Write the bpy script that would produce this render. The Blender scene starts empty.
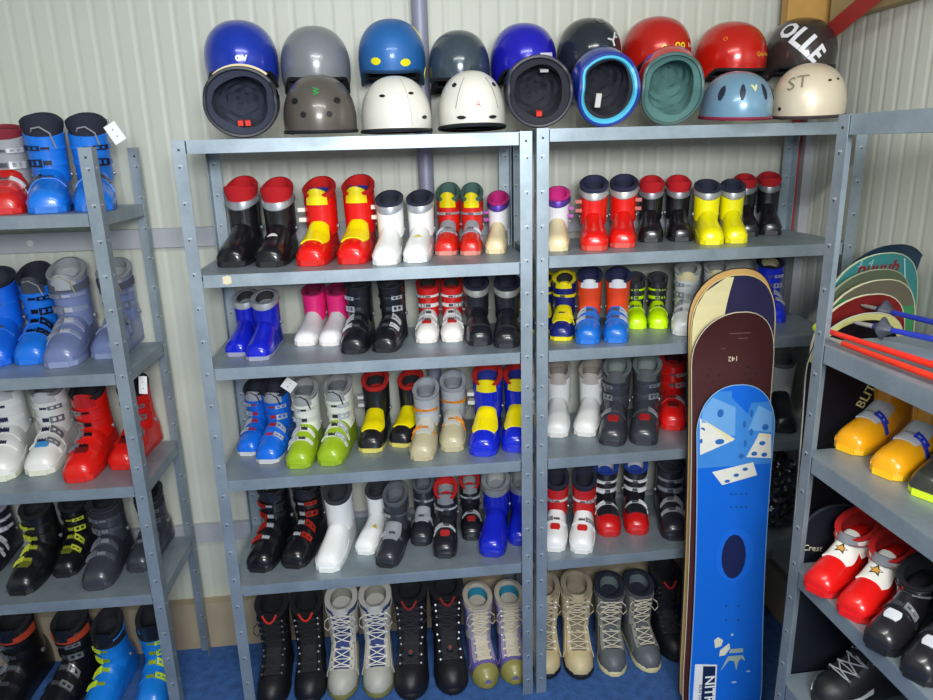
import bpy, bmesh, math, random
from mathutils import Vector, Matrix
PI = math.pi
random.seed(7)
scene = bpy.context.scene
col = scene.collection

# ------------------------------------------------------------------ camera
CX, CY, CZ = -0.4184, -2.1087, 1.8896
YAW, PITCH, ROLL, FPX = 0.0992, 0.2748, -0.027, 717.06
FW = Vector((math.sin(YAW)*math.cos(PITCH), math.cos(YAW)*math.cos(PITCH), -math.sin(PITCH)))
_rt = Vector((math.cos(YAW), -math.sin(YAW), 0)); _up = _rt.cross(FW)
RT = math.cos(ROLL)*_rt + math.sin(ROLL)*_up
UP = -math.sin(ROLL)*_rt + math.cos(ROLL)*_up
CAM = Vector((CX, CY, CZ))
cd = bpy.data.cameras.new('camera'); cam = bpy.data.objects.new('camera', cd); col.objects.link(cam)
cd.sensor_width = 36; cd.lens = FPX/933*36; cd.clip_start = .02
cam.matrix_world = Matrix(((RT.x, UP.x, -FW.x, CX), (RT.y, UP.y, -FW.y, CY), (RT.z, UP.z, -FW.z, CZ), (0, 0, 0, 1)))
scene.camera = cam

# ------------------------------------------------------------------ light
w = bpy.data.worlds.new('world'); scene.world = w; w.use_nodes = True
w.node_tree.nodes['Background'].inputs[0].default_value = (.80, .88, 1, 1)
w.node_tree.nodes['Background'].inputs[1].default_value = .35
def area(loc, rot, sx, sy, power, colr):
    l = bpy.data.lights.new('area_lamp', 'AREA'); l.shape = 'RECTANGLE'; l.size = sx; l.size_y = sy
    l.energy = power; l.color = colr
    o = bpy.data.objects.new('area_lamp', l); o.location = loc; o.rotation_euler = rot; col.objects.link(o)
area((-.35, -1.3, 2.74), (0, 0, 0), 1.3, .16, 22, (1, .97, .92))  # fluorescent lamp just below the ceiling
area((-.25, -2.9, 2.25), (math.radians(72), 0, 0), .9, .45, 62, (.95, .98, 1))  # unseen frontal source behind the camera, inferred from highlights, not a ceiling lamp
vs = scene.view_settings
vs.view_transform = 'Standard'; vs.look = 'None'; vs.exposure = 0.35; vs.gamma = 1; vs.use_curve_mapping = False

# ------------------------------------------------------------------ helpers
def ray(px, py):
    return FW*FPX + RT*(px-466.5) + UP*(350-py)
def at(px, py, ax, val):
    """the point of the plane (axis ax = val) that shows at this place of the photograph"""
    d = ray(px, py)
    return CAM + d*((val-CAM[ax])/d[ax])
def proj(p):
    d = Vector(p)-CAM; z = d.dot(FW)
    return 466.5+FPX*d.dot(RT)/z, 350-FPX*d.dot(UP)/z
def lin(h):
    h = h.lstrip('#'); h = h if len(h) == 6 else ''.join(c*2 for c in h); r = []
    for i in (0, 2, 4):
        c = int(h[i:i+2], 16)/255
        r.append(c/12.92 if c <= .04045 else ((c+.055)/1.055)**2.4)
    return (*r, 1)
_mats = {}
def mat(c, rough=.35, metal=0., var=.08, bump=0., scale=40., coat=0., trans=0.):
    key = (c, rough, metal, var, bump, scale, coat, trans)
    if key in _mats: return _mats[key]
    m = bpy.data.materials.new('surface'); m.use_nodes = True
    n = m.node_tree; b = n.nodes['Principled BSDF']
    base = lin(c)
    tc = n.nodes.new('ShaderNodeTexCoord'); no = n.nodes.new('ShaderNodeTexNoise')
    no.inputs['Scale'].default_value = scale; no.inputs['Detail'].default_value = 4
    n.links.new(tc.outputs['Object'], no.inputs['Vector'])
    mx = n.nodes.new('ShaderNodeMix'); mx.data_type = 'RGBA'
    mx.inputs[6].default_value = tuple(x*(1-var) for x in base[:3])+(1,)
    mx.inputs[7].default_value = tuple(min(1, x*(1+var)+.004*var) for x in base[:3])+(1,)
    n.links.new(no.outputs['Fac'], mx.inputs[0]); n.links.new(mx.outputs[2], b.inputs['Base Color'])
    b.inputs['Roughness'].default_value = rough; b.inputs['Metallic'].default_value = metal
    b.inputs['Coat Weight'].default_value = coat
    b.inputs['Coat Roughness'].default_value = .12
    if bump:
        bp = n.nodes.new('ShaderNodeBump'); bp.inputs['Strength'].default_value = bump; bp.inputs['Distance'].default_value = .004
        n.links.new(no.outputs['Fac'], bp.inputs['Height']); n.links.new(bp.outputs['Normal'], b.inputs['Normal'])
    _mats[key] = m; return m
def pl(c, rough=.3): return mat(c, rough, 0, .06, 0, 25, .25)      # moulded plastic
def fab(c): return mat(c, .85, 0, .2, .35, 220)                     # liner / textile
def mtl(c='#b9bcc0', rough=.3): return mat(c, rough, .5, .1, 0, 60)

class MB:
    def __init__(s): s.v = []; s.f = []; s.m = []
    def add(s, vs_, fs, m=0):
        o = len(s.v); s.v += [tuple(x) for x in vs_]
        for f in fs: s.f.append(tuple(i+o for i in f)); s.m.append(m)
    def box(s, a, b, m=0, M=None):
        x0, y0, z0 = a; x1, y1, z1 = b
        vv = [Vector(p) for p in ((x0,y0,z0),(x1,y0,z0),(x1,y1,z0),(x0,y1,z0),(x0,y0,z1),(x1,y0,z1),(x1,y1,z1),(x0,y1,z1))]
        if M is not None: vv = [M @ p for p in vv]
        s.add(vv, [(0,3,2,1),(4,5,6,7),(0,1,5,4),(1,2,6,5),(2,3,7,6),(3,0,4,7)], m)
    def loft(s, rings, m=0, caps=(True, True), closed=True):
        k = len(rings[0]); vv = [p for r in rings for p in r]; fs = []
        for i in range(len(rings)-1):
            for j in range(k if closed else k-1):
                a = i*k+j; b = i*k+(j+1) % k
                fs.append((a, b, b+k, a+k))
        if caps[0]: fs.append(tuple(range(k-1, -1, -1)))
        if caps[1]: fs.append(tuple((len(rings)-1)*k+j for j in range(k)))
        s.add(vv, fs, m)
    def tube(s, pts, r, m=0, n=6, closed=False):
        pts = [Vector(p) for p in pts]; rings = []
        L = len(pts); up = Vector((0.13, .21, 1)).normalized()
        rr = r if isinstance(r, (list, tuple)) else [r]*L
        for i, p in enumerate(pts):
            if closed: t = pts[(i+1) % L]-pts[i-1]
            else: t = pts[min(i+1, L-1)]-pts[max(i-1, 0)]
            t.normalize(); a = t.cross(up)
            if a.length < .05: a = t.cross(Vector((1, 0, .1)))
            a.normalize(); b = t.cross(a)
            rings.append([p+(a*math.cos(2*PI*j/n)+b*math.sin(2*PI*j/n))*rr[i] for j in range(n)])
        if closed: rings.append(rings[0])
        s.loft(rings, m, caps=(not closed, not closed))
    def slab(s, fn, u0, u1, a0, a1, nu, na, o0, o1, m=0, ao=None):
        """a thick patch of the surface fn(u, a, offset)"""
        U = [u0+(u1-u0)*i/nu for i in range(nu+1)]
        A = [a0+(a1-a0)*i/na for i in range(na+1)]
        rings = []
        for u in U:
            k = 1 if ao is None else ao((u-u0)/(u1-u0))
            mid = (a0+a1)/2
            AA = [mid+(a-mid)*k for a in A]
            rings.append([fn(u, a, o1) for a in AA]+[fn(u, a, o0) for a in reversed(AA)])
        s.loft(rings, m)
    def build(s, name, mats, parent=None, smooth=True, M=None, sharp=38):
        me = bpy.data.meshes.new(name)
        me.from_pydata([tuple(M @ Vector(p)) if M is not None else p for p in s.v], [], s.f)
        if not isinstance(mats, (list, tuple)): mats = [mats]
        for m_ in mats: me.materials.append(m_)
        me.polygons.foreach_set('material_index', s.m)
        if smooth: me.polygons.foreach_set('use_smooth', [True]*len(s.f))
        me.update()
        if smooth: me.set_sharp_from_angle(angle=math.radians(sharp))
        o = bpy.data.objects.new(name, me); col.objects.link(o)
        if parent: o.parent = parent
        return o
def tag(o, label, cat=None, group=None, kind=None):
    if label: o['label'] = label
    if cat: o['category'] = cat
    if group: o['group'] = group
    if kind: o['kind'] = kind
    return o
def empty(name, loc, rot=(0, 0, 0)):
    o = bpy.data.objects.new(name, None); o.location = loc; o.rotation_euler = rot
    o.empty_display_size = .05; col.objects.link(o); return o
def interp(tab, t):
    if t <= tab[0][0]: return tab[0][1]
    for (a, x), (b, y) in zip(tab, tab[1:]):
        if t <= b:
            k = (t-a)/(b-a); k = k*k*(3-2*k)*.4+k*.6
            return x+(y-x)*k
    return tab[-1][1]
def text_geo(body, size=1.0, bold=0.0, fine=0):
    """the letters as flat faces: (verts2d, faces), centred"""
    c = bpy.data.curves.new('lettering', 'FONT'); c.body = body; c.size = size; c.offset = bold
    c.align_x = 'CENTER'; c.align_y = 'CENTER'; c.resolution_u = 2
    o = bpy.data.objects.new('lettering', c); col.objects.link(o)
    dg = bpy.context.evaluated_depsgraph_get(); me = o.evaluated_get(dg).to_mesh()
    vs_ = [(v.co.x, v.co.y) for v in me.vertices]; fs = [tuple(p.vertices) for p in me.polygons]
    o.evaluated_get(dg).to_mesh_clear()
    bpy.data.objects.remove(o); bpy.data.curves.remove(c)
    if fine:
        bm = bmesh.new(); vv = [bm.verts.new((x, y, 0)) for x, y in vs_]
        for f in fs:
            try: bm.faces.new([vv[i] for i in f])
            except ValueError: pass
        bmesh.ops.remove_doubles(bm, verts=bm.verts, dist=1e-5)
        bmesh.ops.triangulate(bm, faces=bm.faces[:])
        for r in range(fine):
            long_ = [e for e in bm.edges if e.calc_length() > .12]
            if not long_: break
            bmesh.ops.subdivide_edges(bm, edges=long_, cuts=1); bmesh.ops.triangulate(bm, faces=bm.faces[:])
        bm.verts.index_update(); vs_ = [(v.co.x, v.co.y) for v in bm.verts]; fs = [tuple(v.index for v in f.verts) for f in bm.faces]; bm.free()
    return vs_, fs

# ------------------------------------------------------------------ the room
WALLY, PLY, WALLX = .465, .421, 1.095
panel_mat = mat('#bfc2b6', .45, 0, .03, 0, 3)
def ribbed(p0, p1, z0, z1, normal, name):
    """micro-ribbed sandwich panel wall"""
    p0 = Vector(p0); p1 = Vector(p1); L = (p1-p0).length; d = (p1-p0)/L; n = Vector(normal)
    mb = MB(); prof = [(0, 0)]; x = 0; pitch = .062
    while x < L-pitch:
        prof += [(x+pitch*.30, 0), (x+pitch*.46, -.0016), (x+pitch*.54, -.0016), (x+pitch*.70, 0), (x+pitch, 0)]
        x += pitch
    prof.append((L, 0)); prof += [(L, -.05), (0, -.05)]
    r = [p0+d*a+n*b for a, b in prof]
    mb.loft([[q+Vector((0, 0, z0)) for q in r], [q+Vector((0, 0, z1)) for q in r]])
    tag(mb.build(name, panel_mat, smooth=False), None, kind='structure')
ribbed((-2.9, WALLY, 0), (WALLX, WALLY, 0), 0, 2.8, (0, -1, 0), 'wall_back')
ribbed((WALLX, WALLY, 0), (WALLX, -4.0, 0), 0, 2.8, (-1, 0, 0), 'wall_right')
mb = MB(); mb.box((-2.95, -4.0, 0), (-2.9, WALLY+.05, 2.8)); tag(mb.build('wall_left', panel_mat, smooth=False), None, kind='structure')
mb = MB(); mb.box((-2.95, -4.0, 2.8), (WALLX+.05, WALLY+.05, 2.85)); tag(mb.build('ceiling', mat('#c6c8c0', .7), smooth=False), None, kind='structure')
# blue needle-felt carpet
cm = bpy.data.materials.new('carpet'); cm.use_nodes = True; nt = cm.node_tree; b = nt.nodes['Principled BSDF']
tc = nt.nodes.new('ShaderNodeTexCoord'); n1 = nt.nodes.new('ShaderNodeTexNoise'); n1.inputs['Scale'].default_value = 260; n1.inputs['Detail'].default_value = 3
n2 = nt.nodes.new('ShaderNodeTexNoise'); n2.inputs['Scale'].default_value = 30; n2.inputs['Detail'].default_value = 5
nt.links.new(tc.outputs['Object'], n1.inputs['Vector']); nt.links.new(tc.outputs['Object'], n2.inputs['Vector'])
ad = nt.nodes.new('ShaderNodeMath'); ad.operation = 'MULTIPLY_ADD'; ad.inputs[1].default_value = .6
nt.links.new(n1.outputs['Fac'], ad.inputs[0])
mu = nt.nodes.new('ShaderNodeMath'); mu.operation = 'MULTIPLY'; mu.inputs[1].default_value = .4
nt.links.new(n2.outputs['Fac'], mu.inputs[0]); nt.links.new(mu.outputs[0], ad.inputs[2])
cr = nt.nodes.new('ShaderNodeValToRGB'); cr.color_ramp.elements[0].position = .3; cr.color_ramp.elements[1].position = .7
cr.color_ramp.elements[0].color = lin('#16335f'); cr.color_ramp.elements[1].color = lin('#3d6db2')
nt.links.new(ad.outputs[0], cr.inputs[0]); nt.links.new(cr.outputs[0], b.inputs['Base Color'])
bp = nt.nodes.new('ShaderNodeBump'); bp.inputs['Strength'].default_value = .5; bp.inputs['Distance'].default_value = .004
nt.links.new(n1.outputs['Fac'], bp.inputs['Height']); nt.links.new(bp.outputs['Normal'], b.inputs['Normal']); b.inputs['Roughness'].default_value = .95
mb = MB(); mb.box((-2.95, -4.0, -.05), (WALLX+.05, WALLY+.05, 0)); tag(mb.build('floor', cm, smooth=False), None, kind='structure')
# concrete plinth, rails, grey upright, red steel
conc = mat('#9c8f78', .85, 0, .22, .3, 9)
mb = MB(); mb.box((-2.9, PLY, 0), (WALLX, WALLY+.01, .20)); tag(mb.build('baseboard_back', conc, smooth=False), None, kind='structure')
mb = MB(); mb.box((WALLX-.03, -4.0, 0), (WALLX+.01, PLY, .20)); tag(mb.build('baseboard_right', conc, smooth=False), None, kind='structure')
railm = mat('#a9abb0', .5, .1, .04)
for i, (z0, z1) in enumerate(((1.588, 1.652), (.456, .528))):
    mb = MB(); mb.box((-2.9, WALLY-.022, z0), (WALLX, WALLY, z1))
    for x in (-1.62, -.88, .1, .8):
        mb.loft([[(x+.012*math.cos(a), y, (z0+z1)/2+.012*math.sin(a)) for a in [k*PI/4 for k in range(8)]] for y in (WALLY-.022, WALLY-.03)], 1)
    tag(mb.build('trim_%d' % (i+1), [railm, mtl('#d6d6d6', .25)], smooth=False), None, kind='structure')
mb = MB(); mb.tube([(-.29, WALLY-.05, 0.2), (-.29, WALLY-.05, 2.8)], .026, n=16)
tag(mb.build('trim_3', mat('#8d8fa4', .45, .1)), None, kind='structure')
redm = mat('#a8322c', .5, 0, .12)
mb = MB(); mb.box((1.03, .425, 1.50), (1.058, .45, 2.28)); tag(mb.build('trim_4', redm, smooth=False), None, kind='structure')
mb = MB(); mb.box((1.062, .40, .2), (1.095, .45, 2.2)); tag(mb.build('trim_5', railm, smooth=False), None, kind='structure')
# plywood gusset, timber and red steel brace high in the corner
wood = mat('#b98f4a', .6, 0, .25, .1, 14)
mb = MB(); mb.box((.93, .36, 2.245), (WALLX, .40, 2.8)); tag(mb.build('trim_6', wood, smooth=False), None, kind='structure')
mb = MB()
A_ = at(838, 22, 0, 1.075); B_ = at(925, -3, 0, 1.075); dd = (B_-A_)*1.6
mb.loft([[A_+Vector((.02, 0, 0)), A_+Vector((-.03, 0, 0)), A_+Vector((-.03, 0, .3)), A_+Vector((.02, 0, .3))],
         [A_+dd+Vector((.02, 0, 0)), A_+dd+Vector((-.03, 0, 0)), A_+dd+Vector((-.03, 0, .3)), A_+dd+Vector((.02, 0, .3))]])
tag(mb.build('trim_7', mat('#ab9668', .65, 0, .25, .1, 14), smooth=False), None, kind='structure')
mb = MB(); a = at(825, 36, 1, .30); b_ = at(885, -14, 0, .99); t = (b_-a)
mb.tube([a-t*.35, b_+t*.5], .034, n=4); tag(mb.build('trim_8', redm, smooth=False), None, kind='structure')

# ------------------------------------------------------------------ shelving units
galv = bpy.data.materials.new('galvanised_steel'); galv.use_nodes = True; nt = galv.node_tree; b = nt.nodes['Principled BSDF']
tc = nt.nodes.new('ShaderNodeTexCoord'); vo = nt.nodes.new('ShaderNodeTexVoronoi'); vo.inputs['Scale'].default_value = 90
no = nt.nodes.new('ShaderNodeTexNoise'); no.inputs['Scale'].default_value = 7; no.inputs['Detail'].default_value = 6
nt.links.new(tc.outputs['Object'], vo.inputs['Vector']); nt.links.new(tc.outputs['Object'], no.inputs['Vector'])
m1 = nt.nodes.new('ShaderNodeMath'); m1.operation = 'MULTIPLY_ADD'; m1.inputs[1].default_value = .07
sp = nt.nodes.new('ShaderNodeSeparateColor'); nt.links.new(vo.outputs['Color'], sp.inputs[0]); nt.links.new(sp.outputs[0], m1.inputs[0]); nt.links.new(no.outputs['Fac'], m1.inputs[2])
cr = nt.nodes.new('ShaderNodeValToRGB'); cr.color_ramp.elements[0].position = .3; cr.color_ramp.elements[1].position = .85
cr.color_ramp.elements[0].color = lin('#84919a'); cr.color_ramp.elements[1].color = lin('#a9b6be')
nt.links.new(m1.outputs[0], cr.inputs[0]); nt.links.new(cr.outputs[0], b.inputs['Base Color'])
b.inputs['Metallic'].default_value = .6; b.inputs['Roughness'].default_value = .46
bright = mat('#b9c2c8', .4, .5)
TH = .0018
def shelving(loc, rz, W, D, H, shelves, label, lip=.036):
    """origin: front right foot; the unit extends to -x and +y"""
    r = empty('shelving_unit', loc, (0, 0, rz)); tag(r, label, 'shelving', 'galvanised shelving units')
    for (x, y, sx, sy) in ((0, 0, -1, 1), (-W, 0, 1, 1), (0, D, -1, -1), (-W, D, 1, -1)):
        mb = MB(); a = .036
        def bx(x0, x1, y0, y1, z0, z1, m=0):
            mb.box((min(x0, x1), min(y0, y1), z0), (max(x0, x1), max(y0, y1), z1), m)
        bx(x, x+sx*a, y, y+sy*TH, 0, H); bx(x, x+sx*TH, y+sy*TH, y+sy*a, 0, H)
        z = .06
        while z < H-.04:      # hooked keyhole slots
            bx(x+sx*.012, x+sx*.023, y-sy*.0006, y+sy*(TH+.0006), z, z+.0045, 1)
            bx(x+sx*.013, x+sx*.0165, y-sy*.0006, y+sy*(TH+.0006), z-.006, z, 2)
            bx(x-sx*.0006, x+sx*(TH+.0006), y+sy*.014, y+sy*.025, z, z+.0045, 1)
            z += .1
        bx(x+sx*.015, x+sx*.021, y-sy*.0005, y+sy*(TH+.0005), H-.03, H-.024, 2)
        mb.build('post', [galv, bright, mat('#1c2024', .6)], r, smooth=False)
    for z in shelves:
        mb = MB(); x0, x1, y0, y1 = -W+.003, -.003, .003, D-.003
        mb.box((x0, y0, z-.002), (x1, y1, z))
        mb.box((x0+.036, y0-.0005, z-lip), (x1-.036, y0+.0012, z-.002)); mb.box((x0+.036, y0+.0012, z-lip), (x1-.036, y0+.014, z-lip+.0015))
        mb.box((x0, y1-.0015, z-lip), (x1, y1, z-.002))
        mb.box((x0, y0, z-lip), (x0+.0015, y1, z-.002)); mb.box((x1-.0015, y0, z-lip), (x1, y1, z-.002))
        mb.build('shelf', galv, r, smooth=False)
    return r
HA = [1.929, 1.5553, 1.2742, .9083, .5316]
HB = [1.936, 1.5700, 1.2742, .9083, .5316]
HL = [1.7392, 1.2681, .8980, .5091]
HR = [1.9371, 1.4351, 1.1609, .8476, .51]
shelving((-.003, 0, 0), 0, 1.0, .405, 1.931, HA, 'galvanised middle shelving unit holding helmets and boots, left of the joined posts')
shelving((1.033, .0174, 0), .0174, 1.023, .400, 1.938, HB, 'galvanised shelving unit right of the joined posts, behind the blue snowboard')
shelving((-1.2174+.3735*math.sin(-.0199), .405-.3735, 0), -.0199, 1.0, .3735, 1.918, HL, 'galvanised shelving unit at the left edge with an open top and jutting posts')
# right unit runs towards the camera along the right wall: its front faces left
RX, RY, RYAW = .546, -.591, .0237
# local frame of the right unit: shelving() front right foot = nearest post; front faces -x
rz = -PI/2+RYAW
nearx = Vector((RX, RY, 0))+Vector((math.sin(RYAW), -math.cos(RYAW), 0))*1.0
shelving(tuple(nearx), rz, 1.0, .42, 1.9371, HR, 'galvanised shelving unit at the right edge, running along the side wall', lip=.042)
mb = MB(); mb.box((-.02, -.0008, -.012), (.02, 0, .012))
# torn label remnant on the lip of the top boot shelf
mb = MB(); mb.loft([[Vector((x_, y_, z_)) for x_, z_ in ((-.012, -.011), (.0, -.014), (.013, -.009), (.012, .008), (.004, .013), (-.012, .009))] for y_ in (.0, -.0008)])
o = mb.build('sticker', mat('#cfc6a8', .7), smooth=False); o.location = at(227, 280, 1, .002); tag(o, 'small torn beige paper sticker on the front lip of the top boot shelf', 'sticker')

# ------------------------------------------------------------------ boots
class Form:
    """the shape functions of one boot, unit size: 0.30 m long"""
    def __init__(s, kind):
        s.kind = kind
        if kind == 'snow':
            s.w = [(0, .012), (.02, .026), (.07, .040), (.16, .055), (.32, .060), (.5, .054), (.7, .050), (.88, .048), (.96, .038), (1, .016)]
            s.h = [(0, .045), (.03, .062), (.1, .078), (.22, .088), (.36, .105), (.5, .145), (.62, .19), (.8, .20), (.95, .18), (1, .13)]
            s.z0 = .022; s.lean = .10; s.zc0 = .115; s.zc1 = .292; s.cy = .070
            s.rx = [(0, .0545), (.5, .056), (1, .062)]; s.ry = [(0, .068), (.4, .062), (1, .066)]; s.slant = .018
            s.Hb = .318
        else:
            s.w = [(0, .024), (.012, .036), (.05, .0455), (.14, .0515), (.30, .053), (.5, .047), (.7, .043), (.88, .042), (.97, .036), (1, .027)]
            s.h = [(0, .042), (.02, .055), (.07, .067), (.2, .081), (.36, .098), (.5, .128), (.62, .15), (.8, .15), (.95, .13), (1, .11)]
            s.z0 = .018; s.lean = .17 if kind == 'ski' else .10; s.zc0 = .092; s.zc1 = .232 if kind == 'ski' else .212
            s.cy = .062
            s.slant = .016
            s.rx = [(0, .0485), (.3, .0485), (1, .0525)] if kind == 'ski' else [(0, .0505), (.3, .0515), (1, .0535)]; s.ry = [(0, .070), (.4, .062), (1, .060)]; s.slant = .018
            s.Hb = .272 if kind == 'ski' else .264
            if kind == 'kid':
                s.zc1 = .150; s.Hb = .20; s.rx = [(0, .054), (1, .058)]; s.ry = [(0, .072), (1, .070)]; s.slant = .022; s.lean = .05
    def shell(s, t, a, o=0):
        y = -.15+.30*t; w = interp(s.w, t)+o; h = interp(s.h, t)+o
        ca, sa = math.cos(a), math.sin(a)
        x = w*math.copysign(abs(ca)**.72, ca)*(1-.16*max(0, sa)**2)
        return Vector((x, y-(o if t < .03 else 0), s.z0+(h-s.z0)*max(0, sa)**.8))
    def cuff(s, q, a, o=0):
        """a: 0 = right, -pi/2 = front"""
        z = s.zc0+(s.zc1-s.zc0)*q
        if q > .5: z += s.slant*math.sin(a)*(q-.5)*2
        if q < .4: z += -.022*math.sin(a)*(.4-q)/.4*(-1)     # lower behind? higher at the front flare
        yc = s.cy-s.lean*(z-.1)
        ca, sa = math.cos(a), math.sin(a)
        rx = interp(s.rx, q)+o; ry = interp(s.ry, q)+o
        return Vector((rx*math.copysign(abs(ca)**.9, ca), yc+ry*math.copysign(abs(sa)**.9, sa), z))
FORMS = {k: Form(k) for k in ('ski', 'rear', 'snow', 'kid')}
def make_boot(kind, side, st, seed=0):
    """parts list [(name, MB, material, parent index)] for one boot; side -1: buckles on the left"""
    F = FORMS[kind]; P_ = []; g = st.get
    shell_c = st['shell']; cuff_c = g('cuff', shell_c); rough = g('rough', .3)
    # sole
    mb = MB(); out = []
    n = 18
    for i in range(n+1):
        t = i/n; out.append((interp(F.w, t)*.97+.001, -.15+.30*t))
    pts = [(x, y) for x, y in out]+[(-x, y) for x, y in reversed(out)]
    if kind == 'snow':
        rings = [[Vector((x*.95, y*.98, 0)) for x, y in pts], [Vector((x*1.04, y*1.02, .006)) for x, y in pts],
                 [Vector((x*1.05, y*1.025, .020)) for x, y in pts], [Vector((x*1.0, y*1.0, .027)) for x, y in pts]]
        mb.loft(rings)
        for k in range(5):
            mb.box((-.034, -.11+k*.05, -.0), (.034, -.09+k*.05, .004))
    else:
        mb.loft([[Vector((x*.96, y*1.0, 0)) for x, y in pts], [Vector((x*1.0, y*1.015, .003)) for x, y in pts], [Vector((x*1.0, y*1.015, .0185)) for x, y in pts]])
        # toe and heel lugs
        mb.box((-.027, -.1530, .001), (.027, -.135, .0188)); mb.box((-.029, .13, .001), (.029, .155, .0188))
    P_.append(('sole', mb, mat(g('sole', shell_c), .5, 0, .08), None))
    # lower shell
    mb = MB(); ts = [0, .008, .02, .04, .07, .11, .16, .22, .29, .36, .43, .5, .57, .64, .72, .8, .88, .94, .98, 1]
    NA = 16
    mb.loft([[F.shell(t, PI*j/NA) for j in range(NA+1)]+[Vector((-interp(F.w, t)*.6, -.15+.3*t, .016)), Vector((interp(F.w, t)*.6, -.15+.3*t, .016))] for t in ts])
    sm = (fab(shell_c) if g('soft') else (mat(shell_c, .5, 0, .1, .15, 60) if kind == 'snow' else pl(shell_c, rough)))
    P_.append(('shell', mb, sm, None)); ishell = 1
    if g('toecap'):
        mb = MB(); mb.slab(F.shell, .001, .17, .02, PI-.02, 8, 14, -.002, .0022); P_.append(('toe_cap', mb, pl(g('toecap'), .4), None))
    if g('mould', kind != 'snow'):     # moulded welt line round the toe and side ribs
        mb = MB(); mb.slab(F.shell, .02, .5, .10, .22, 12, 2, 0, .0018); mb.slab(F.shell, .02, .5, PI-.22, PI-.10, 12, 2, 0, .0018)
        P_.append(('welt', mb, pl(g('welt', shell_c), rough), None))
    # cuff (open tube with wall thickness)
    mb = MB(); N = 26; q_ = [0, .12, .25, .4, .55, .7, .85, .95, 1.0]
    def ring(q, o, dz=0): return [F.cuff(q, 2*PI*j/N, o)+Vector((0, 0, dz)) for j in range(N)]
    th = .008 if kind == 'snow' else .0045
    rings = [ring(q, 0) for q in q_]+[ring(1, -th*.4, .0022), ring(1, -th)]+[ring(q, -th) for q in (.9, .7, .4)]
    mb.loft(rings, caps=(False, True))
    cm_ = (fab(cuff_c) if g('soft') else (mat(cuff_c, .55, 0, .1, .2, 70) if kind == 'snow' else pl(cuff_c, rough)))
    P_.append(('cuff', mb, cm_, None)); icuff = len(P_)-1
    if kind == 'snow':      # front flap of the upper: side panel stripe
        pass
    # collar band
    if g('collar'):
        mb = MB()
        dz_ = lambda j: Vector((0, 0, -.014*max(0, -math.sin(2*PI*j/N))**2))
        rr = [[F.cuff(q, 2*PI*j/N, .0015+e)+(dz_(j) if q < .99 else Vector()) for j in range(N)] for q, e in ((.86, 0), (.88, .0018), (.95, .0022), (1.0, .001), (1.0, -.006))]
        rr[3] = [p+Vector((0, 0, .002)) for p in rr[3]]; rr[4] = [p+Vector((0, 0, .003)) for p in rr[4]]
        mb.loft(rr, caps=(False, False)); mb.loft([[F.cuff(.90, 2*PI*j/N, .005)+dz_(j) for j in range(N)], [F.cuff(.92, 2*PI*j/N, .005)+dz_(j) for j in range(N)]], caps=(False, False))
        P_.append(('collar', mb, mat(g('collar'), .32, .55, .06), None))
    # liner: padded tube standing out of the cuff
    ext = g('ext', .030 if kind != 'snow' else .02); dip = g('dip', 1)
    mb = MB()
    def lr(dz, o, wav=1.0):
        r = []
        for j in range(N):
            a = 2*PI*j/N; p = F.cuff(1, a, o); s_ = math.sin(a)
            front = max(0, -s_); back = max(0, s_)
            z = dz + wav*(ext*(.25*back-.15*abs(math.cos(a))**2)) - front*ext*.30*wav*dip+front*(1-dip)*(ext*.25+F.slant)*wav
            r.append(p+Vector((0, -.10*dz, z if dz > 0 else dz)))
        return r
    mb.loft([lr(-.05, -th-.001, 0), lr(.0001, -th-.001, 0), lr(ext*.5, .001, .5), lr(ext*.9, .0025), lr(ext, -.001), lr(ext*.95, -th-.010),
             lr(ext*.3, -th-.013, .3), lr(-.03, -th-.014, 0)], caps=(False, True))
    P_.append(('liner', mb, fab(g('liner', '#202226')), None))
    # inner lining and tongue
    mb = MB()
    mb.loft([[F.cuff(1, 2*PI*j/N, -th-.0135)+Vector((0, 0, dz)) for j in range(N)] for dz in (ext*.45, .0, -.035)], caps=(False, True))
    P_.append(('lining', mb, fab(g('inner', '#3a3c40')), None))
    if g('tongue'):
        mb = MB(); rings = []
        for k in range(7):
            u = k/6; zr_ = F.zc1-F.slant; zz = zr_-.012+(.012+ext*1.25)*u
            yc = F.cy-F.lean*(zz-.1)-interp(F.ry, 1)-.0088+.002*u
            wv = (.036-.004*u)*(1 if k < 6 else .86)
            row = [Vector((wv*x, yc+.020*x*x, zz-(.010*x*x if k > 4 else 0))) for x in (-1, -.6, -.2, .2, .6, 1)]
            rings.append(row+[p+Vector((0, .006, 0)) for p in reversed(row)])
        mb.loft(rings); P_.append(('tongue', mb, (fab if g('tsoft', kind == 'snow') else pl)(g('tongue')), None))
    # instep panel
    if g('panel'):
        mb = MB(); mb.slab(F.shell, g('p0', .17), g('p1', .56), PI/2-.95, PI/2+.95, 10, 12, -.001, .0035, 0, lambda u: .55+.45*math.sin(PI*min(1, .18+u*.75)))
        P_.append(('instep_panel', mb, pl(g('panel'), rough), None))
    if g('badge'):
        mb = MB(); mb.slab(F.shell, .17, .27, PI/2-.34, PI/2+.34, 4, 8, .001, .0045, 0, lambda u: .5+.5*math.sin(PI*(.15+.7*u)))
        P_.append(('badge', mb, pl(g('badge'), .35), None))
    if g('plate'):       # grey or silver plate over the instep
        mb = MB(); mb.slab(F.shell, .26, .52, PI/2-.75, PI/2+.75, 8, 10, .001, .0045, 0, lambda u: .6+.4*math.sin(PI*(.1+.6*u)))
        P_.append(('instep_plate', mb, pl(g('plate'), .35), None))
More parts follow.
